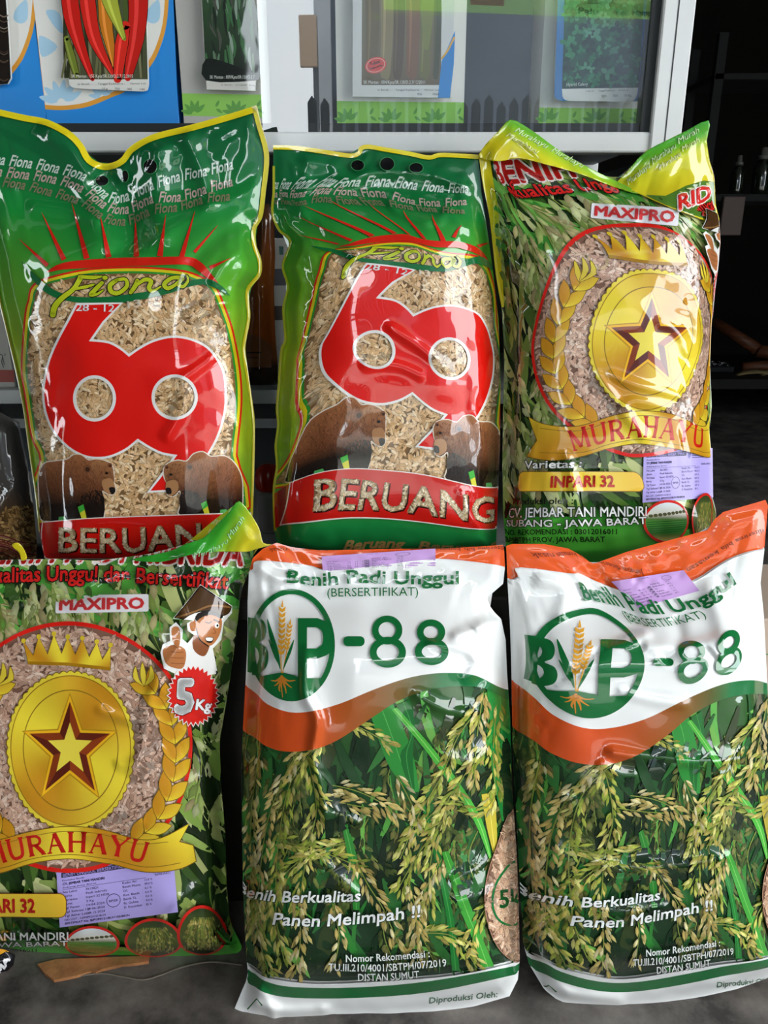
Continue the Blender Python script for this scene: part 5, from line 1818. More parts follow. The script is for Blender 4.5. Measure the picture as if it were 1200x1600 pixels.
a.text('Hybrid Celery', [(885, 135), (918, 134)], 5, lin('#dcebe0'), part=P)
a.text('Isi Bersih :      Tanggal Kadaluarsa      Nomor Lot', [(915, 144), (982, 142)], 2.6, lin('#5a5a58'), part=P)
a.text('025       703       10 Kg', [(940, 152), (986, 151)], 3.4, lin('#3a3a38'), part=P)
packet('seed packet picturing green celery leaves', ol, yp + .006, a, (935, 158))

# ------------------------------------------------------------------ goods on the cabinet shelves, seen between the bags
def px_bag(name, label, cat, outline, low, high, T, R, art, box, film, back, group=None, fill=(-900, -800), seed=3, creases=(), partname=None):
    b = Bag(outline, low, high, T, R, fill, creases, seed)
    c = b.S(b.out.mean(0)[None])[0][0]
    root = empty(name, (float(c[0]), low[0], float(b.P[..., 2].min())), label, cat, group)
    b.print_art(art, box, None, film, root, partname or {'film': 'film'})
    b.back_sheet(lin(back), film, root)
    return root, b

a = Art()
a.poly(rect(360, 300, 460, 620), ygrad([(320, '#5a3418'), (380, '#8a4a20'), (440, '#a0561f'), (520, '#a8521a'), (560, '#8a4c28'), (572, '#3a1f14'), (600, '#2a1812')]))
a.poly([(380, 523), (400, 523), (424, 540), (424, 574), (380, 574)], lin('#8a5230'))
a.stroke([(386, 551), (408, 551)], 2.4, lin('#3a2418'), smooth=0, caps=False)
a.stroke([(386, 559), (404, 559)], 1.4, lin('#3a2418'), smooth=0, caps=False)
px_bag('brown_pouch', 'brown plastic pouch on the shelf between the two bags with red numbers', 'pouch',
       [(402, 318), (420, 318), (428, 340), (430, 400), (428, 450), (430, 520), (434, 570), (434, 603), (372, 603), (370, 560), (376, 450), (392, 380)],
       (GY + .055, zs), (GY + .075, zs + .2), .018, .03, a, (360, 300, 460, 620), M_STIFF, '#4a2a18', creases=[([(420, 440), (412, 500), (420, 560)], .003, 5)])
yb = GY + .10
x0, x1 = x_at(427, 600, yb), x_at(470, 600, yb)
root = empty('white_box', ((x0 + x1) / 2, yb + .03, zs), 'white box with grey bands on the shelf beside the brown pouch', 'box')
MB().box(x0, x1, yb, yb + .06, zs, z_at(372, yb), .002).build('carton', M_WCARD, root)
a = Art(1e4)
for y0, y1, c in ((420, 446, '#6a6a74'), (478, 500, '#5a504c')):
    a.poly([(425, y0), (462, y0), (462, y1), (427, y1)], lin(c), 'print')
a.poly([(436, 385), (443, 385), (443, 398), (437, 398)], lin('#5a8a80'), 'print')
plane_mesh(a, 'print', 'print', M_CARD, root, yb)
yb = GY + .03
x0, x1 = x_at(-120, 590, yb), x_at(23, 590, yb)
root = empty('red_footed_box', ((x0 + x1) / 2, yb + .05, zs), 'grey white box with a dark red foot on the shelf at the left', 'box')
MB().box(x0, x1, yb, yb + .09, zs, z_at(480, yb), .002).build('carton', mat('grey_card', '#a9a7a0', rough=.6), root)
a = Art(1e4)
a.poly([(-118, 578), (22.5, 578), (23, 597), (-118, 597)], lin('#8a2a1c'), 'print')
a.stroke([(-2, 552), (4, 556), (3, 566), (6, 574)], 1.1, lin('#1c1c1c'), 'print')
a.stroke([(4, 556), (7, 570)], 1.0, lin('#1c1c1c'), 'print', smooth=0)
a.ring(ell(8, 554, 1.6, n=12), ell(8, 554, 1.1, n=12), lin('#1c1c1c'), 'print')
plane_mesh(a, 'print', 'print', M_CARD, root, yb)
yb = GY + .075
zs3 = z_at(838, yb - .03)
root3 = cabinet
MB().box(XL + .01, XR - .01, GY + .012, 1.584, zs3 - .02, zs3, .001).build('shelf', M_SHELF, root3)
cx = x_at(420, 760, yb)
root = empty('red_capped_jar', (cx, yb, zs3), 'dark jar with a round red cap on the low shelf between the bags', 'jar')
hz = z_at(764, yb) - zs3
MB().lathe((cx, yb, zs3), [(.019, 0), (.021, .004), (.021, hz - .01), (.017, hz)]).build('jar_body', mat('grey_plastic', '#8a8884', rough=.4), root)
MB().lathe((cx, yb, zs3 + hz), [(.020, 0), (.022, .004), (.022, .022), (.019, .034), (.011, .041), (.0, .043)]).build('cap', mat('red_plastic', '#b0200f', rough=.25, coat=.5), root)

# smoky clear bag of grain on the bench at far left
a = Art()
a.poly(rect(-80, 600, 120, 900), ygrad([(640, '#4c4a46'), (760, '#403c38'), (800, '#4a3626'), (880, '#3a2a1c')]))
a.gap(True, .0003)
a.grains(700, (-75, 790, 60, 880), lambda q: q[:, 1] > 800 - 8 * np.sin(q[:, 0] / 20), 15, 4.4, ['#a07d4c', '#7d5c34', '#b8935c', '#5f4426'])
for k in range(14):
    y = random.uniform(838, 872)
    a.stroke([(-60, y), (0, y - 6), (30, y + 4), (60, y + 8)], 1.6, lin(random.choice(['#7a2a26', '#8a5a50', '#5a1c18'])), caps=False)
px_bag('clear_bag', 'smoky clear plastic bag of brown grain on the bench at far left', 'bag',
       [(-70, 650), (0, 644), (30, 660), (42, 720), (52, 790), (58, 850), (56, 884), (-70, 886)], (1.085, BENCH_Z), (1.10, BENCH_Z + .22), .022, .04, a, (-80, 600, 120, 900), M_FILM, '#3a3632',
       creases=[([(0, 800), (20, 760), (40, 730)], .003, 4)])

# ------------------------------------------------------------------ odds and ends round the bags
def slab(name, m, top, thick, parent=None):
    top = A(top)
    n = len(top)
    b = top - A([0, 0, thick])
    return MB().add(np.concatenate([top, b]), [tuple(range(n)), tuple(range(2 * n - 1, n - 1, -1))] + [(i, (i + 1) % n, n + (i + 1) % n, n + i) for i in range(n)]).build(name, m, parent)

rag = [(58, 1506), (90, 1498), (130, 1497), (180, 1495), (233, 1493), (232, 1502), (212, 1505), (190, 1507), (160, 1514), (150, 1519), (142, 1517), (120, 1524), (100, 1528), (84, 1531), (70, 1520)]
tops = at_z(rag, .0055)
o = slab('torn_cardboard', mat('corrugated_card', rough=.8, noise=(40, '#8a5a34', '#b0784a')), tops, .005)
tag(o, 'torn strip of brown cardboard on the concrete under the lower left bag', 'cardboard')

st = at_z(cr([(90, 1531), (130, 1524), (160, 1521), (190, 1526), (222, 1531), (250, 1524), (285, 1511), (330, 1503), (378, 1508)], False, 4), .0015)
o = MB().tube(st, .0013, 6).build('loose_string', mat('grey_twine', '#6a6258', rough=.9))
tag(o, 'thin grey string lying across the floor before the lower left bag', 'string')

a = Art()
a.poly(rect(-80, 1460, 60, 1580), lin('#b04a20'))
a.poly([(-80, 1460), (10, 1478), (16, 1490), (4, 1494), (-80, 1500)], lin('#e8a62a'))
a.poly([(-4, 1494), (10, 1486), (30, 1490), (24, 1512), (2, 1530), (0, 1520)], lin('#141216'))
a.text('MA', [(1, 1524), (17, 1498)], 9, lin('#e8e6ea'), bold=.05, shear=.15)
px_bag('small_sachet', 'corner of an orange and black sachet on the floor at lower left', 'sachet',
       [(-70, 1478), (-10, 1481), (8, 1484), (24, 1492), (21, 1508), (6, 1524), (-4, 1534), (-70, 1560)], (.858, .0), (.90, .15), .012, .02, a, (-80, 1460, 60, 1580), M_STIFF, '#8a4a20')

# crumpled clear plastic and an orange packet end on the bench
def crumple(c, r, n, seed, sq=(1, 1, 1)):
    bm = bmesh.new()
    bmesh.ops.create_icosphere(bm, subdivisions=3, radius=1)
    rr = random.Random(seed)
    ax = [Vector((rr.gauss(0, 1), rr.gauss(0, 1), rr.gauss(0, 1))).normalized() for _ in range(n)]
    v = []
    for q in bm.verts:
        k = 1 - .38 * max(abs(q.co.dot(x)) ** 6 for x in ax) + .08 * math.sin(9 * q.co.x + 7 * q.co.z)
        v.append((c[0] + q.co.x * r * sq[0] * k, c[1] + q.co.y * r * sq[1] * k, c[2] + q.co.z * r * sq[2] * k))
    f = [tuple(x.index for x in y.verts) for y in bm.faces]
    bm.free()
    return v, f
c = at_y([(420, 842)], .982)[0]
v, f = crumple(c, .017, 9, 5, (.75, .6, 1.5))
zb = min(p[2] for p in v)
v = [(p[0], p[1], p[2] + BENCH_Z - zb) for p in v]
m_cl = mat('clear_plastic', '#c9cfd2', rough=.2, alpha=.55, coat=1)
o = MB().add(v, f).build('plastic_scrap', m_cl)
tag(o, 'crumpled scrap of clear plastic on the bench between lower left flap and upper middle bag', 'plastic scrap')
c = at_y([(1134, 822)], 1.02)[0]
v, f = crumple(c, .016, 7, 9, (1.0, .6, 1.0))
zb = min(p[2] for p in v)
v = [(p[0], p[1], p[2] + BENCH_Z - zb) for p in v]
root = empty('orange_packet', (float(c[0]), 1.02, BENCH_Z), 'crumpled orange packet end on the bench beside the upper right bag', 'packet')
MB().add(v, f).build('wrapper', mat('orange_film', '#d8541a', rough=.3, coat=1), root)
v, f = crumple(c + A([-.014, -.004, -.006]), .010, 6, 4, (.8, .6, .8))
v = [(p[0], p[1], max(p[2], BENCH_Z + .0005)) for p in v]
MB().add(v, f).build('green_corner', mat('green_film', '#4c9a34', rough=.3, coat=1), root)

# pale carton on the floor behind the lower right bag
y0 = .985
x0 = x_at(1150, 1000, y0)
root = empty('pale_carton', (x0 + .13, y0 + .1, 0), 'pale carton on the floor behind the lower right bag', 'carton')
zt = z_at(968, y0)
MB().box(x0, x0 + .26, y0, y0 + .2, 0, zt, .003).build('carton', mat('pale_card', '#c2ab98', rough=.7), root)
a = Art(1e4)
a.stroke([(1180, 1022), (1230, 1022)], 1.6, lin('#3a8a4c'), 'print', smooth=0)
plane_mesh(a, 'print', 'print', M_CARD, root, y0)

# ------------------------------------------------------------------ the dark shop interior on the right
yd = 4.4
zp = z_at(592, yd)
root = empty('low_platform', (2.3, yd + .5, 0), 'low dark wooden platform carrying tools at the back right', 'platform')
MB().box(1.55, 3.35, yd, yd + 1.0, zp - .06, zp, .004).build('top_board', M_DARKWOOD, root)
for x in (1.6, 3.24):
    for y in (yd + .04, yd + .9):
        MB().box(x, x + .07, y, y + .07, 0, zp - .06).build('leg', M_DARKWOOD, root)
M_HANDLE = mat('worn_wood', rough=.5, noise=(6, '#5a2f1a', '#7d4a2c', (1, 1, 8)))
def rod(label, name, cat, p0, p1, r, y0, y1):
    q0, q1 = at_y([p0], y0)[0], at_y([p1], y1)[0]
    q0[2], q1[2] = max(q0[2], zp + r), max(q1[2], zp + r)
    o = MB().tube([q0, q0 + (q1 - q0) * .5, q1], [r * .9, r, r * 1.05], 14).build(name, M_HANDLE)
    tag(o, label, cat, 'wooden handles on the platform')
rod('long brown wooden tool handle propped on the back platform', 'tool_handle', 'tool handle', (1116, 503), (1184, 546), .034, 4.9, 4.7)
rod('short brown wooden handle lying beyond the long propped one', 'tool_handle', 'tool handle', (1182, 549), (1260, 556), .04, 4.75, 4.75)
rod('dull wooden stick at the front edge of the back platform', 'tool_handle', 'tool handle', (1160, 574), (1230, 570), .03, 4.6, 4.6)
x0, x1 = x_at(1112, 560, 4.62), x_at(1150, 560, 4.62)
root = empty('nail_tray', ((x0 + x1) / 2, 4.68, zp), 'black tray of small shiny metal bits on the back platform', 'tray')
MB().box(x0, x1, 4.62, 4.74, zp, zp + .035, .004).build('tray', M_GASKET, root)
m = MB()
for k in range(40):
    x, y, z = random.uniform(x0 + .01, x1 - .01), random.uniform(4.63, 4.73), zp + .036 + random.uniform(0, .012)
    t = random.uniform(0, 3.1)
    m.tube([(x, y, z), (x + .02 * math.cos(t), y + .02 * math.sin(t), z + .006)], .0022, 5)
o = m.build('metal_bits', mat('bright_steel', '#d0d0d0', rough=.2, metal=1), root)
o['kind'] = 'stuff'
for k, (px, py, s) in enumerate(((1178, 606, 1.0), (1203, 612, .6))):
    c = at_y([(px, py)], yd + .12)[0]
    v = [(c[0] + s * .11 * u, yd + .1 + .05 * w, zp + .004 + .03 * (1 - u * u) * (.4 + .6 * w)) for w in (0, .5, 1) for u in (-1, -.5, 0, .5, 1)]
    f = [(i + 5 * j, i + 1 + 5 * j, i + 6 + 5 * j, i + 5 + 5 * j) for j in range(2) for i in range(4)]
    o = MB().add(v, f, True).build('dry_husk', mat('husk', '#a08a5a', rough=.8))
    md = o.modifiers.new('thickness', 'SOLIDIFY')
    md.thickness = .003
    tag(o, ('larger tan husk on the front edge of the back platform', 'smaller tan husk beside the larger one, at the picture edge')[k], 'husk', 'dry husks on the platform')

yr = 3.0
zr = z_at(303, yr)
x0, x1 = x_at(1095, 300, yr), x_at(1095, 300, yr) + .9
root = empty('shelf_rack', ((x0 + x1) / 2, yr + .12, 0), 'black shelf rack with small bottles at the back right', 'rack')
MB().box(x0, x1, yr, yr + .28, zr - .025, zr, .002).build('shelf', M_BLACK, root)
MB().box(x0, x1, yr, yr + .28, zr + .36, zr + .38, .002).build('shelf', M_BLACK, root)
for x in (x0, x1 - .03):
    for y in (yr, yr + .25):
        MB().box(x, x + .03, y, y + .03, 0, zr + .5).build('post', M_BLACK, root)
M_BOT = mat('dark_green_plastic', '#12180e', rough=.15, coat=1)
for px, py, h, r, lb in ((1149, 303, .125, .022, 'small dark bottle with pale cap on the back rack'), (1186, 300, .15, .03, 'taller dark bottle at the right end of the back rack')):
    c = at_y([(px, py)], yr + .09)[0]
    root = empty('bottle', (float(c[0]), yr + .09, zr), lb, 'bottle', 'bottles on the rack')
    MB().lathe((c[0], yr + .09, zr), [(r * .9, 0), (r, .006), (r, h * .62), (r * .5, h * .76), (r * .45, h * .8)], 20).build('bottle_body', M_BOT, root)
    MB().lathe((c[0], yr + .09, zr + h * .8), [(r * .62, 0), (r * .62, h * .09), (r * .4, h * .1), (r * .36, h * .26), (0, h * .27)], 20).build('cap', mat('pale_cap', '#5a5954', rough=.4), root)
x0, x1 = x_at(1127, 340, yr - .01), x_at(1161, 340, yr - .01)
o = MB().box(x0, x1, yr - .012, yr - .002, z_at(368, yr), z_at(307, yr), .003).build('hanging_card', mat('dull_card', '#4a3a34', rough=.7))
tag(o, 'dull brown card hanging from the back rack below the bottles', 'card')
# ------------------------------------------------------------------ the six seed bags
ART = {'F': make_F(), 'M': make_M(), 'C': make_C()}
BOX = {'F': F_BOX, 'M': M_BOX, 'C': C_BOX}
BACKC = {'F': lin('#2f8a33'), 'M': lin('#c9c028'), 'C': lin('#e4e2de')}

def make_bag(kind, bag, label, group, warp=None, film=M_FILM):
    lowest = bag.out[np.argmax(bag.out[:, 1])]
    base = bag.S(lowest[None])[0][0]
    cx = bag.out[:, 0].mean()
    bx = bag.S(A([[cx, lowest[1]]]))[0][0]
    root = empty('seed_bag', (float(bx[0]), float(bag.low[0]), float(base[2])), label, 'bag', group)
    made = bag.print_art(ART[kind], BOX[kind], warp, film, root, {'film': 'film', 'rice': 'clear_window'})
    if 'rice' in made:
        made['rice']['label'] = 'clear window showing the rice grain'
    bag.back_sheet(BACKC[kind], film, root)
    return root

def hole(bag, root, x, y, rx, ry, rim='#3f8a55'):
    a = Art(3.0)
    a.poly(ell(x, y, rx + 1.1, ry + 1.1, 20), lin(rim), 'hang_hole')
    a.poly(ell(x, y, rx, ry, 20), lin('#07090a'), 'hang_hole')  # near-black disc painted for the dark of the hole; film stays uncut
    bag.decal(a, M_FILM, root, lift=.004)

UP_T, LO_T = .062, .07
# --- upper left: red 69
o1 = [(0, 172), (40, 181), (75, 188), (110, 206), (130, 226), (143, 248), (165, 257), (188, 250), (205, 230), (240, 211), (300, 196), (360, 179), (401, 166),
      (408, 195), (418, 230), (420, 256), (415, 300), (410, 338), (400, 358), (400, 382), (408, 406), (407, 430), (389, 455), (391, 496), (383, 543), (388, 585), (395, 632), (398, 664), (397, 730), (395, 796), (392, 850), (384, 884),
      (330, 893), (200, 894), (100, 889), (70, 872), (62, 830), (57, 780), (46, 700), (38, 640), (28, 590), (12, 520), (0, 470), (-12, 400), (-22, 300), (-30, 230), (-34, 180)]
B1 = Bag(o1, (1.03, BENCH_Z), (1.065, BENCH_Z + .5), UP_T, .10, (290, 440), seed=3,
         creases=[([(150, 262), (185, 300), (205, 345), (215, 400)], -.012, 26), ([(60, 190), (120, 250), (150, 330), (160, 400)], .010, 26), ([(250, 220), (245, 300), (255, 390)], .010, 22), ([(285, 200), (315, 270), (330, 330)], .007, 14),
                  ([(200, 400), (280, 350), (400, 290)], .004, 12), ([(400, 330), (330, 380), (290, 425)], -.006, 14), ([(40, 320), (110, 330), (160, 350)], .004, 10),
                  ([(395, 380), (360, 405), (330, 450)], .004, 9), ([(290, 500), (325, 480), (365, 470)], .0035, 8), ([(275, 600), (330, 560), (350, 540)], .003, 8), ([(255, 690), (285, 640), (290, 600)], .003, 9),
                  ([(390, 560), (375, 640), (385, 720)], .005, 10), ([(30, 480), (60, 560), (70, 650)], .004, 16)])
r1 = make_bag('F', B1, 'green rice bag with red number 69 at upper left, top edge sagging in a notch', 'rice bags with the red number')
for x, y, rx, ry in ((161, 283, 10, 8), (197, 276, 5, 9), (236, 261, 10.5, 11)):
    hole(B1, r1, x, y, rx, ry)
B1.seam(0, 12, 9, lin('#e3cf1a'), M_FILM, r1, 'edge_seam')
B1.seam(12, 30, [7, 7, 6, 5, 4, 3, 3], lin('#cfc022'), M_FILM, r1, 'edge_seam')
B1.seam(36, 46, 3, lin('#8f8a22'), M_FILM, r1, 'edge_seam')

# --- upper middle: red 69
o2 = [(427, 228), (460, 229), (500, 234), (545, 241), (559, 238), (562, 231), (574, 227), (600, 231), (640, 238), (670, 244), (690, 240), (748, 243),
      (752, 300), (760, 350), (770, 420), (779, 500), (782, 600), (781, 700), (777, 800), (775, 862), (690, 878), (600, 882), (500, 880), (436, 868),
      (429, 829), (427, 768), (432, 728), (430, 696), (434, 664), (432, 638), (435, 599), (439, 547), (445, 529), (442, 481), (449, 448), (441, 415), (453, 378), (436, 361), (426, 338), (425, 320), (427, 300), (427, 260)]
B2 = Bag(o2, (1.03, BENCH_Z), (1.065, BENCH_Z + .5), UP_T, .10, (270, 400), seed=8,
         creases=[([(425, 335), (470, 350), (520, 385), (545, 410)], -.007, 14), ([(430, 300), (540, 285), (590, 268), (680, 275), (745, 300)], .006, 9), ([(425, 300), (560, 298), (750, 302)], -.003, 8),
                  ([(605, 300), (620, 330), (680, 350)], .005, 8), ([(680, 355), (700, 330), (720, 350), (740, 362)], .004, 7), ([(480, 240), (475, 300), (470, 350)], .004, 14),
                  ([(600, 505), (660, 545), (700, 580)], .003, 7), ([(560, 570), (620, 570), (665, 590)], .0025, 6), ([(455, 560), (470, 650), (460, 720)], .003, 16), ([(735, 440), (745, 560), (738, 660)], .003, 12),
                  ([(720, 760), (730, 800), (760, 830)], .004, 9)])
W2 = tps([(120, 475), (150, 622), (275, 620), (68, 613), (355, 605), (203, 552), (217, 690), (231, 768), (82, 493), (293, 431), (60, 453), (330, 453), (70, 723), (37, 565), (374, 583), (178, 767), (64, 730), (263, 767),
          (70, 814), (363, 803), (92, 822), (92, 860), (345, 826), (202, 808), (202, 869), (40, 254), (90, 263), (132, 276), (169, 308), (203, 305), (238, 289), (279, 276), (317, 268), (359, 258), (24, 289), (68, 299), (125, 316), (165, 343), (202, 347), (240, 330), (282, 325), (323, 312), (361, 308), (175, 403), (90, 415), (325, 430), (0, 175), (165, 250), (400, 167), (60, 880), (372, 865), (70, 900), (372, 905)],
         [(570, 412), (585, 549), (702, 559), (500, 540), (772, 550), (646, 490), (644, 617), (648, 697), (535, 433), (713, 403), (517, 397), (755, 423), (480, 655), (470, 550), (776, 517), (597, 692), (460, 708), (679, 702),
          (455, 752), (773, 763), (488, 748), (488, 797), (760, 790), (613, 737), (600, 805), (430, 289), (451, 289), (482, 289), (524, 286), (565, 285), (607, 285), (650, 290), (688, 293), (727, 295), (425, 316), (451, 316), (482, 316), (524, 314), (565, 316), (607, 320), (650, 326), (688, 330), (727, 331), (625, 366), (545, 383), (750, 392), (422, 200), (600, 222), (752, 222), (432, 830), (776, 826), (435, 868), (776, 862)])
r2 = make_bag('F', B2, 'green rice bag with red number 69 at upper middle, straight top edge', 'rice bags with the red number', W2)
for x, y, rx, ry in ((559, 259, 10, 8), (605, 257, 11, 10), (650, 263, 10.5, 7.5)):
    hole(B2, r2, x, y, rx, ry)
B2.seam(0, 11, 6, lin('#e3cf1a'), M_FILM, r2, 'edge_seam')
B2.seam(24, 41, 3, lin('#a8a822'), M_FILM, r2, 'edge_seam')

# --- upper right: gold star
o3 = [(748, 243), (758, 226), (780, 205), (798, 187), (830, 204), (880, 240), (930, 268), (962, 282), (976, 270), (1010, 235), (1060, 210), (1107, 188), (1104, 222), (1108, 250), (1116, 275), (1118, 320), (1123, 345), (1125, 380), (1121, 420), (1117, 450),
      (1111, 512), (1109, 560), (1112, 637), (1108, 675), (1111, 712), (1112, 775), (1119, 800), (1114, 838), (1050, 862), (960, 880), (880, 884), (792, 874), (786, 800), (785, 720), (786, 640), (788, 560), (784, 480), (775, 430), (765, 340), (755, 290)]
B3 = Bag(o3, (1.03, BENCH_Z), (1.065, BENCH_Z + .5), UP_T, .10, (250, 400), seed=13,
         creases=[([(790, 262), (900, 285), (1000, 320), (1110, 345)], .008, 12), ([(930, 300), (960, 330), (1000, 345)], .004, 8), ([(940, 580), (990, 600), (1050, 615), (1060, 625)], .004, 7), ([(970, 640), (990, 625), (1060, 640)], .0035, 6),
                  ([(925, 575), (970, 640), (1010, 690)], .003, 6), ([(1020, 500), (1060, 520), (1075, 560)], .003, 7), ([(1100, 430), (1085, 520), (1100, 600), (1090, 690)], .004, 8), ([(880, 700), (900, 780), (905, 840)], .004, 8),
                  ([(790, 480), (810, 560), (800, 680)], .003, 12)])
W3 = tps([(1008, 535), (918, 533), (1099, 533), (1009, 424), (1009, 642), (829, 531), (1180, 531), (1005, 357), (1005, 706), (945, 395), (1067, 400), (888, 701), (1118, 697), (1000, 682), (833, 657), (833, 712), (1182, 660),
          (818, 730), (905, 727), (808, 750), (1002, 750), (793, 806), (1006, 803), (790, 840), (942, 843), (1040, 812), (1129, 806), (1163, 375), (1187, 457), (1199, 330),
          (850, 306), (1000, 303), (1236, 312), (868, 283), (950, 282), (868, 253), (850, 289), (1250, 283), (1177, 283), (1100, 283), (1100, 303), (700, 208), (770, 208), (1250, 208), (740, 252), (740, 500), (760, 700), (1250, 252), (1270, 500), (1270, 700), (1250, 830), (760, 870)],
         [(1010, 531), (918, 533), (1093, 530), (1012, 424), (1005, 643), (831, 540), (1110, 520), (989, 357), (985, 708), (942, 387), (1067, 396), (893, 703), (1096, 700), (1000, 682), (833, 657), (830, 712), (1106, 668),
          (818, 730), (905, 727), (808, 750), (1002, 750), (793, 806), (1006, 803), (790, 840), (942, 843), (1042, 812), (1097, 806), (1106, 385), (1114, 462), (1120, 350),
          (803, 306), (935, 297), (1114, 325), (778, 288), (862, 281), (768, 250), (803, 281), (1112, 300), (1062, 305), (1010, 280), (1010, 298), (745, 205), (790, 205), (1105, 205), (752, 252), (785, 500), (783, 700), (1114, 262), (1122, 500), (1120, 700), (1118, 830), (785, 875)])
r3 = make_bag('M', B3, 'rice bag with gold star medal standing at upper right, yellow edge strip down its side', 'rice bags with the gold star', W3)
# the turned-over top corners
def flap(bag, root, outline, lifts, col, texts, name='folded_top', grad=None, pre=None):
    """a stiff corner of the top seam folded to the front: lifts = (x, y, height) control points"""
    a = Art(3.0)
    o = cr(outline, True, 3)
    a.poly(o, grad if grad is not None else lin(col), name)
    if pre:
        pre(a, name)
    for t, b, h, c in texts:
        a.text(t, b, h, lin(c), bold=-.003, shear=.45, part=name)
    L = A(lifts)
    T = a.soup(name, 3.0)
    q = T.reshape(-1, 6)
    xy = q[:, :2]
    def off(p):
        w = 1 / (np.sum((p[:, None] - L[None, :, :2]) ** 2, 2) + 60)
        return .004 + (w * L[:, 2]).sum(1) / w.sum(1)
    def place(p):
        P, N = bag.S(bag.clamp(p)[0])
        d = rays(p)
        t = ((bag.n @ (bag.o - CAM)) + ((P - bag.o) @ bag.n) + off(p)) / (d @ bag.n)
        return CAM + d * t[:, None]
    P = place(xy)
    e = 1.5
    du = place(xy + A([e, 0])) - place(xy - A([e, 0]))
    dv = place(xy + A([0, e])) - place(xy - A([0, e]))
    N = np.cross(du, dv)
    N /= np.maximum(np.linalg.norm(N, axis=1), 1e-12)[:, None]
    N *= np.sign(N @ bag.n)[:, None]
    o_ = soup_mesh(name, T, P + N * q[:, 2:3], N, M_STIFF, root)
    md = o_.modifiers.new('thickness', 'SOLIDIFY')
    md.thickness = .0006
    md.offset = -1
    return o_

def under_fold(a, part):
    edge = [(1006, 304), (1040, 306), (1072, 290), (1100, 282), (1116, 284), (1117, 318), (1120, 348), (1080, 335), (1040, 320)]
    a.poly(edge, lin('#4f7a26'), part)
    for _ in range(46):
        c = A([random.uniform(1026, 1112), random.uniform(288, 340)])
        if in_poly(c[None], inset(A(edge), 5))[0]:
            t = random.gauss(.5, .5)
            d = A([math.cos(t), math.sin(t)]) * random.uniform(5, 11)
            a.stroke([c - d * .6, c, c + d * .6], [.6, random.uniform(3, 5), .4], lin(random.choice(['#8fae4a', '#b5c25c', '#2c4a1a', '#6f9438', '#c9cc78'])), part, caps=False)
    a.text('RID', [(1060, 329), (1111, 311)], 22, lin('#d8231f'), bold=.03, shear=.3, part=part, outline=(.05, lin('#efe6df')))
    a.text('tifik', [(1094, 336), (1117, 345)], 9, lin('#c81f1a'), bold=.03, part=part, outline=(.05, lin('#1a0f0a')))
def diag(p0, p1, stops):
    p0, p1 = A(p0), A(p1)
    d = p1 - p0
    L = d @ d
    ts = [t for t, _ in stops]
    cs = A([lin(c) for _, c in stops])
    return lambda V: np.stack([np.interp(((V - p0) @ d) / L, ts, cs[:, k]) for k in range(3)], 1)
flap(B3, r3, [(749, 246), (757, 228), (778, 206), (798, 187), (830, 203), (880, 239), (930, 267), (972, 287), (1000, 303), (960, 292), (905, 271), (850, 256), (810, 247), (780, 252)],
     [(750, 245, .004), (798, 190, .012), (880, 240, .012), (960, 285, .006), (1000, 303, .003), (850, 256, .018), (905, 272, .014), (780, 250, .012)], '#d8cf2a',
     [('Murahayu', [(803, 206), (852, 232)], 9, '#d2e6b0'), ('Murahayu', [(860, 237), (908, 262)], 9, '#d2e6b0'), ('Murahayu', [(790, 213), (838, 240)], 8, '#e6e8a0')],
     grad=diag((850, 200), (822, 252), [(0, '#2f9e2c'), (.35, '#7abf2a'), (.7, '#d9d822'), (1, '#e0cf1c')]))
flap(B3, r3, [(966, 287), (978, 270), (1010, 236), (1060, 211), (1107, 188), (1104, 222), (1108, 250), (1116, 278), (1118, 318), (1122, 350), (1080, 336), (1040, 321), (1000, 303)],
     [(966, 287, .003), (1010, 240, .008), (1107, 190, .014), (1104, 240, .010), (1116, 298, .004), (1120, 346, .003), (1080, 336, .005), (1040, 320, .006), (1000, 302, .004), (1050, 250, .012), (1070, 300, .010)], '#d8cf2a',
     [('Murahayu', [(982, 290), (1016, 262)], 9, '#d2e6b0'), ('Murahayu', [(1020, 257), (1056, 232)], 9, '#d2e6b0'), ('Murah', [(1060, 226), (1092, 207)], 9, '#d2e6b0'),
      ('Murahayu', [(1032, 266), (1064, 244)], 8, '#e8eaa8'), ('Murah', [(1066, 238), (1092, 222)], 8, '#e8eaa8')],
     grad=diag((1030, 212), (1062, 290), [(0, '#2f9e2c'), (.3, '#62b52a'), (.55, '#d9d822'), (1, '#d6c41c')]), pre=under_fold)
B3.seam(36, 39 + 1, [3, 8, 13, 15, 16, 16], lin('#e6d51c'), M_FILM, r3, 'edge_strip', lift=.004)
B3.decal(name_sticker([(923, 318), (1059, 326), (1057, 354), (921, 341)]), M_LABEL, r3, lift=.005)
B3.decal(cert_sticker('M', [(1004, 704), (1111, 699), (1112, 776), (1002, 784)]), M_LABEL, r3, {'sticker': 'certificate_sticker'}, lift=.005)

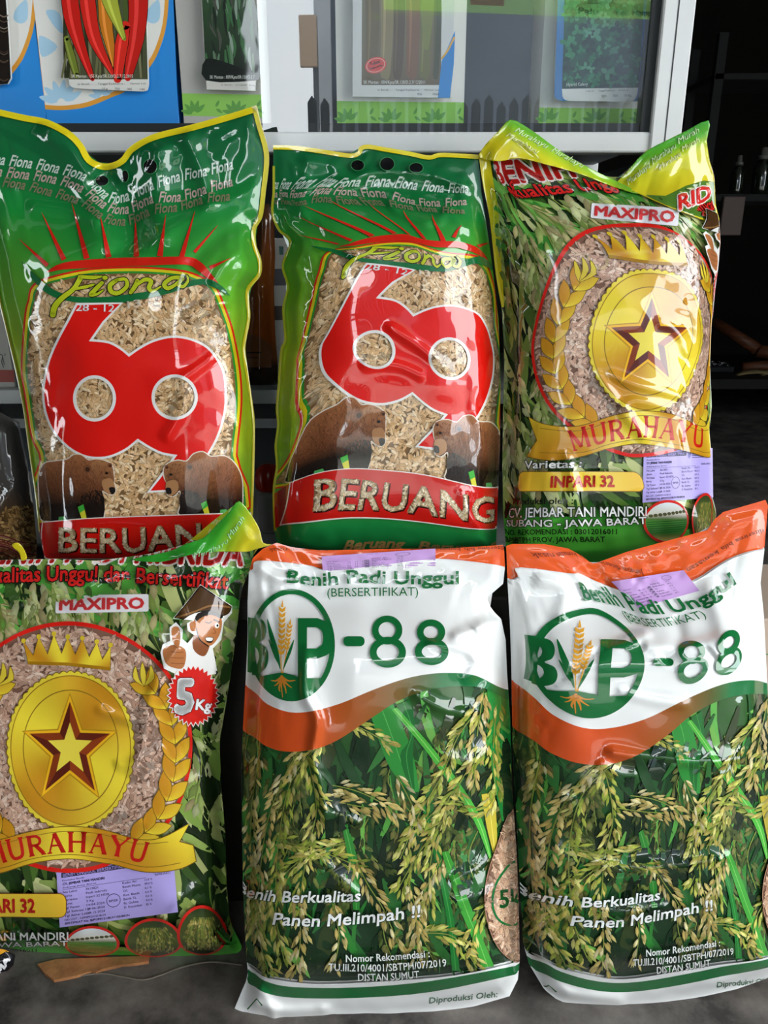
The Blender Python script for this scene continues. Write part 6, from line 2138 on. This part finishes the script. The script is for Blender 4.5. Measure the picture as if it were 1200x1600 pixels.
# --- lower left: gold star
LB = lambda py, y: (y, z_at(py, y))
o4 = [(-90, 878), (25, 874), (90, 873), (150, 876), (230, 866), (290, 850), (335, 812), (373, 784), (392, 805), (407, 832), (411, 850), (396, 862), (395, 886), (384, 903), (376, 930), (368, 1000), (361, 1050), (354, 1095), (343, 1160), (346, 1230),
      (352, 1300), (354, 1380), (359, 1440), (378, 1478), (376, 1489), (345, 1492), (250, 1496), (120, 1491), (60, 1487), (0, 1478), (-95, 1462), (-110, 1300), (-105, 1050)]
B4 = Bag(o4, (.895, 0.0), (.935, .62), LO_T, .10, (850, 1010), seed=21,
         creases=[([(0, 925), (100, 930), (170, 915), (230, 895)], -.008, 12, 0), ([(250, 900), (290, 880), (340, 890)], .006, 10), ([(270, 905), (285, 940), (300, 985)], .005, 8), ([(250, 1040), (235, 1100), (225, 1160), (205, 1210)], .004, 7),
                  ([(150, 1100), (210, 1120), (260, 1125)], .003, 6), ([(180, 1190), (230, 1180), (260, 1160)], .0035, 7), ([(130, 1300), (180, 1290), (230, 1270)], .003, 7), ([(290, 1000), (260, 1040), (250, 1080)], .004, 7),
                  ([(345, 1000), (330, 1120), (320, 1250), (335, 1400)], .006, 12), ([(250, 1440), (290, 1400), (320, 1380)], .004, 9)])
W4s = lambda x3: 118 + (x3 - 1012) * 1.07
ys = lambda y3: float(np.interp(y3, [240, 285, 308, 318, 360, 413, 425, 458, 530, 645, 685, 750, 790, 813, 855], [836, 880, 913, 927, 980, 1035, 1045, 1082, 1158, 1290, 1325, 1408, 1447, 1467, 1492]))
cp = [(x, y) for x in (720, 800, 880, 960, 1012, 1070, 1130, 1190, 1250) for y in (208, 285, 330, 413, 530, 645, 700, 750, 813, 850)]
W4 = tps(cp, [(W4s(x) + (0 if y < 300 else 0), ys(y) if y > 240 else 836 - (240 - y) * 1.1) for x, y in cp])
r4 = make_bag('M', B4, 'rice bag with gold star medal at lower left, smiling farmer in straw hat', 'rice bags with the gold star', W4)
flap(B4, r4, [(206, 874), (262, 862), (290, 850), (318, 840), (340, 818), (358, 800), (373, 783), (390, 801), (405, 826), (411, 848), (424, 851), (400, 858), (385, 862), (340, 862), (300, 866), (250, 878)],
     [(206, 874, .004), (300, 850, .02), (373, 785, .03), (410, 845, .022), (340, 862, .016), (250, 876, .008)], '#3f9e2c',
     [('Murahayu', [(302, 872), (330, 864), (356, 848)], 8, '#8fd08a'), ('Murah', [(360, 843), (382, 812)], 9, '#9fd69a')],
     grad=diag((318, 820), (392, 858), [(0, '#2f9e2c'), (.35, '#3fae2c'), (.62, '#9fc022'), (.85, '#d9cc22'), (1, '#c9bd22')]))
flap(B4, r4, [(18, 852), (27, 848), (36, 856), (42, 872), (34, 876), (30, 864)], [(25, 850, .012), (38, 872, .006)], '#d2c01c', [], name='folded_corner')
B4.decal(name_sticker([(90, 928), (234, 926), (234, 953), (89, 956)]), M_LABEL, r4, lift=.005)
B4.decal(cert_sticker('M', [(91, 1357), (272, 1329), (280, 1420), (96, 1444)]), M_LABEL, r4, {'sticker': 'certificate_sticker'}, lift=.006)

# --- lower middle: white top
o5 = [(395, 872), (410, 858), (432, 848), (455, 855), (500, 860), (600, 858), (700, 857), (780, 852), (786, 851), (788, 862), (789, 885), (786, 912), (772, 924), (760, 934), (768, 952), (783, 967), (790, 1000), (792, 1050), (797, 1120), (799, 1200),
      (802, 1260), (807, 1330), (810, 1400), (812, 1500), (809, 1530), (796, 1556), (740, 1572), (680, 1581), (600, 1588), (520, 1590), (470, 1594), (440, 1599), (400, 1590), (366, 1577), (377, 1550), (388, 1525), (384, 1480), (380, 1400), (378, 1300), (377, 1200),
      (380, 1130), (384, 1060), (387, 1000), (387, 940), (389, 895)]
B5 = Bag(o5, (.80, 0.0), (.915, .60), LO_T, .10, (890, 1040), seed=34, bottom=(1500, 1590, .75),
         creases=[([(480, 1000), (478, 1080), (496, 1120), (490, 1180), (505, 1240), (510, 1310)], .007, 7), ([(500, 1270), (540, 1275), (565, 1290)], .005, 7), ([(500, 1340), (540, 1380), (565, 1400)], .004, 7), ([(660, 1000), (720, 1010), (745, 1035), (720, 1065)], .005, 7),
                  ([(400, 880), (430, 900), (470, 905)], .006, 10), ([(700, 995), (760, 975), (790, 962)], .007, 9), ([(755, 930), (760, 960), (740, 985)], .006, 9), ([(640, 1080), (700, 1110), (760, 1110)], .004, 8), ([(690, 1180), (740, 1190), (770, 1160)], .004, 8),
                  ([(700, 1380), (740, 1360), (770, 1340)], .005, 7), ([(705, 1410), (745, 1400), (775, 1385)], .004, 6), ([(720, 1100), (735, 1200), (730, 1280)], .005, 10), ([(395, 1560), (440, 1575), (520, 1572)], .008, 7), ([(385, 1520), (420, 1560), (430, 1595)], .006, 7)])
r5 = make_bag('C', B5, 'white-topped rice bag with rice field print, front middle, clear grain drop on its right edge', 'rice bags with the white top')
B5.decal(cert_sticker('C', [(503, 868), (680, 856), (680, 883), (505, 894)]), M_LABEL, r5, {'sticker': 'certificate_sticker'}, lift=.005)

# --- lower right: white top
o6 = [(791, 853), (800, 850), (850, 850), (888, 857), (912, 870), (925, 882), (980, 862), (1046, 844), (1088, 833), (1106, 828), (1116, 812), (1130, 800), (1165, 790), (1196, 781), (1200, 790), (1195, 850), (1188, 910), (1193, 960), (1196, 1020), (1199, 1080),
      (1207, 1150), (1217, 1300), (1226, 1400), (1228, 1490), (1215, 1522), (1150, 1545), (1100, 1556), (1000, 1573), (930, 1574), (878, 1568), (850, 1545), (826, 1505), (817, 1470), (813, 1400), (808, 1300), (802, 1200), (800, 1120), (799, 1050), (797, 980), (793, 910)]
B6 = Bag(o6, (.815, 0.0), (.915, .60), LO_T, .10, (900, 1050), seed=55, bottom=(1490, 1580, .7),
         creases=[([(930, 868), (960, 920), (1000, 960), (1016, 985)], -.010, 14, 1), ([(1016, 985), (960, 1005), (900, 1010)], .004, 9), ([(1000, 1005), (1060, 1010), (1140, 990)], .006, 10), ([(830, 900), (880, 920), (870, 970)], .006, 12),
                  ([(940, 1170), (1000, 1180), (1100, 1190), (1180, 1180)], .007, 8), ([(930, 1185), (970, 1210), (1000, 1210)], .004, 6), ([(925, 1350), (990, 1355), (1070, 1350), (1150, 1335)], .006, 8), ([(930, 1420), (980, 1425), (1050, 1415)], .004, 6), ([(960, 1075), (1010, 1090), (1080, 1100)], .003, 8),
                  ([(850, 1230), (890, 1250), (900, 1290)], .003, 6), ([(860, 1320), (890, 1345), (880, 1360)], .003, 6), ([(1100, 900), (1130, 990), (1110, 1020)], .008, 16), ([(1050, 960), (1060, 1000), (1030, 1030)], -.006, 12), ([(840, 1530), (900, 1550), (980, 1560)], .006, 7)])
cs5 = [(457, 1005), (392, 1003), (524, 1003), (457, 918), (455, 1093), (449, 907), (540, 912), (560, 908), (628, 910), (716, 910), (449, 888), (716, 890), (512, 930), (653, 928), (410, 945), (410, 1065), (505, 945), (505, 1065), (419, 1097), (477, 883), (600, 880), (681, 873), (775, 883), (552, 1000), (606, 999), (674, 1000), (385, 1068), (454, 1110), (600, 1068), (705, 1050), (791, 1075), (446, 1171), (579, 1120), (425, 1392), (563, 1395), (427, 1430), (656, 1420),
       (541, 1490), (671, 1484), (560, 1520), (655, 1517), (391, 1533), (458, 1554), (673, 1545), (816, 1513), (760, 1368), (783, 1482), (765, 1300), (690, 1270), (380, 1200), (383, 1400), (400, 878), (440, 1595), (800, 1540), (655, 1245)]
cd6 = [(916, 1031), (829, 1036), (1003, 1036), (908, 948), (915, 1119), (925, 938), (982, 956), (995, 962), (1056, 950), (1146, 908), (928, 914), (1136, 884), (985, 973), (1106, 962), (850, 972), (855, 1095), (982, 975), (980, 1090), (862, 1113), (880, 890), (1010, 925), (1088, 913), (1190, 857), (1033, 1028), (1083, 1030), (1138, 1012), (806, 1052), (905, 1135), (1060, 1092), (1150, 1063), (1235, 1085), (905, 1190), (1050, 1140), (886, 1402), (1027, 1393), (889, 1432), (1110, 1410),
       (1004, 1480), (1121, 1466), (1021, 1510), (1105, 1500), (838, 1512), (945, 1547), (1120, 1520), (1232, 1485), (1190, 1370), (1210, 1470), (1200, 1300), (1125, 1270), (805, 1200), (813, 1400), (800, 886), (900, 1572), (1225, 1520), (1090, 1245)]
cs5 += [(510, 889), (560, 884)]
cd6 += [(930, 900), (985, 917)]
W6 = tps(cs5, cd6, 250)
r6 = make_bag('C', B6, 'white-topped rice bag at lower right with a folded orange top, certificate tucked in the fold', 'rice bags with the white top', W6)
B6.decal(cert_sticker('C', [(953, 907), (1065, 889), (1090, 921), (995, 948)]), M_LABEL, r6, {'sticker': 'certificate_sticker'}, lift=.006)

for o in bpy.data.objects:
    k = o.name.split('.')[0]
    if k == 'certificate_sticker':
        o['label'] = 'lavender certificate sticker with small print'
    elif k == 'name_sticker':
        o['label'] = 'white sticker with red capitals'
    elif k == 'edge_seam':
        o['label'] = 'yellow heat-sealed edge'
    elif k == 'edge_strip':
        o['label'] = 'plain yellow side edge'
    elif k == 'folded_top':
        o['label'] = 'green and yellow top corner folded forward'
    elif k == 'hang_hole':
        o['label'] = 'dark disc painted in for a round hanging hole'
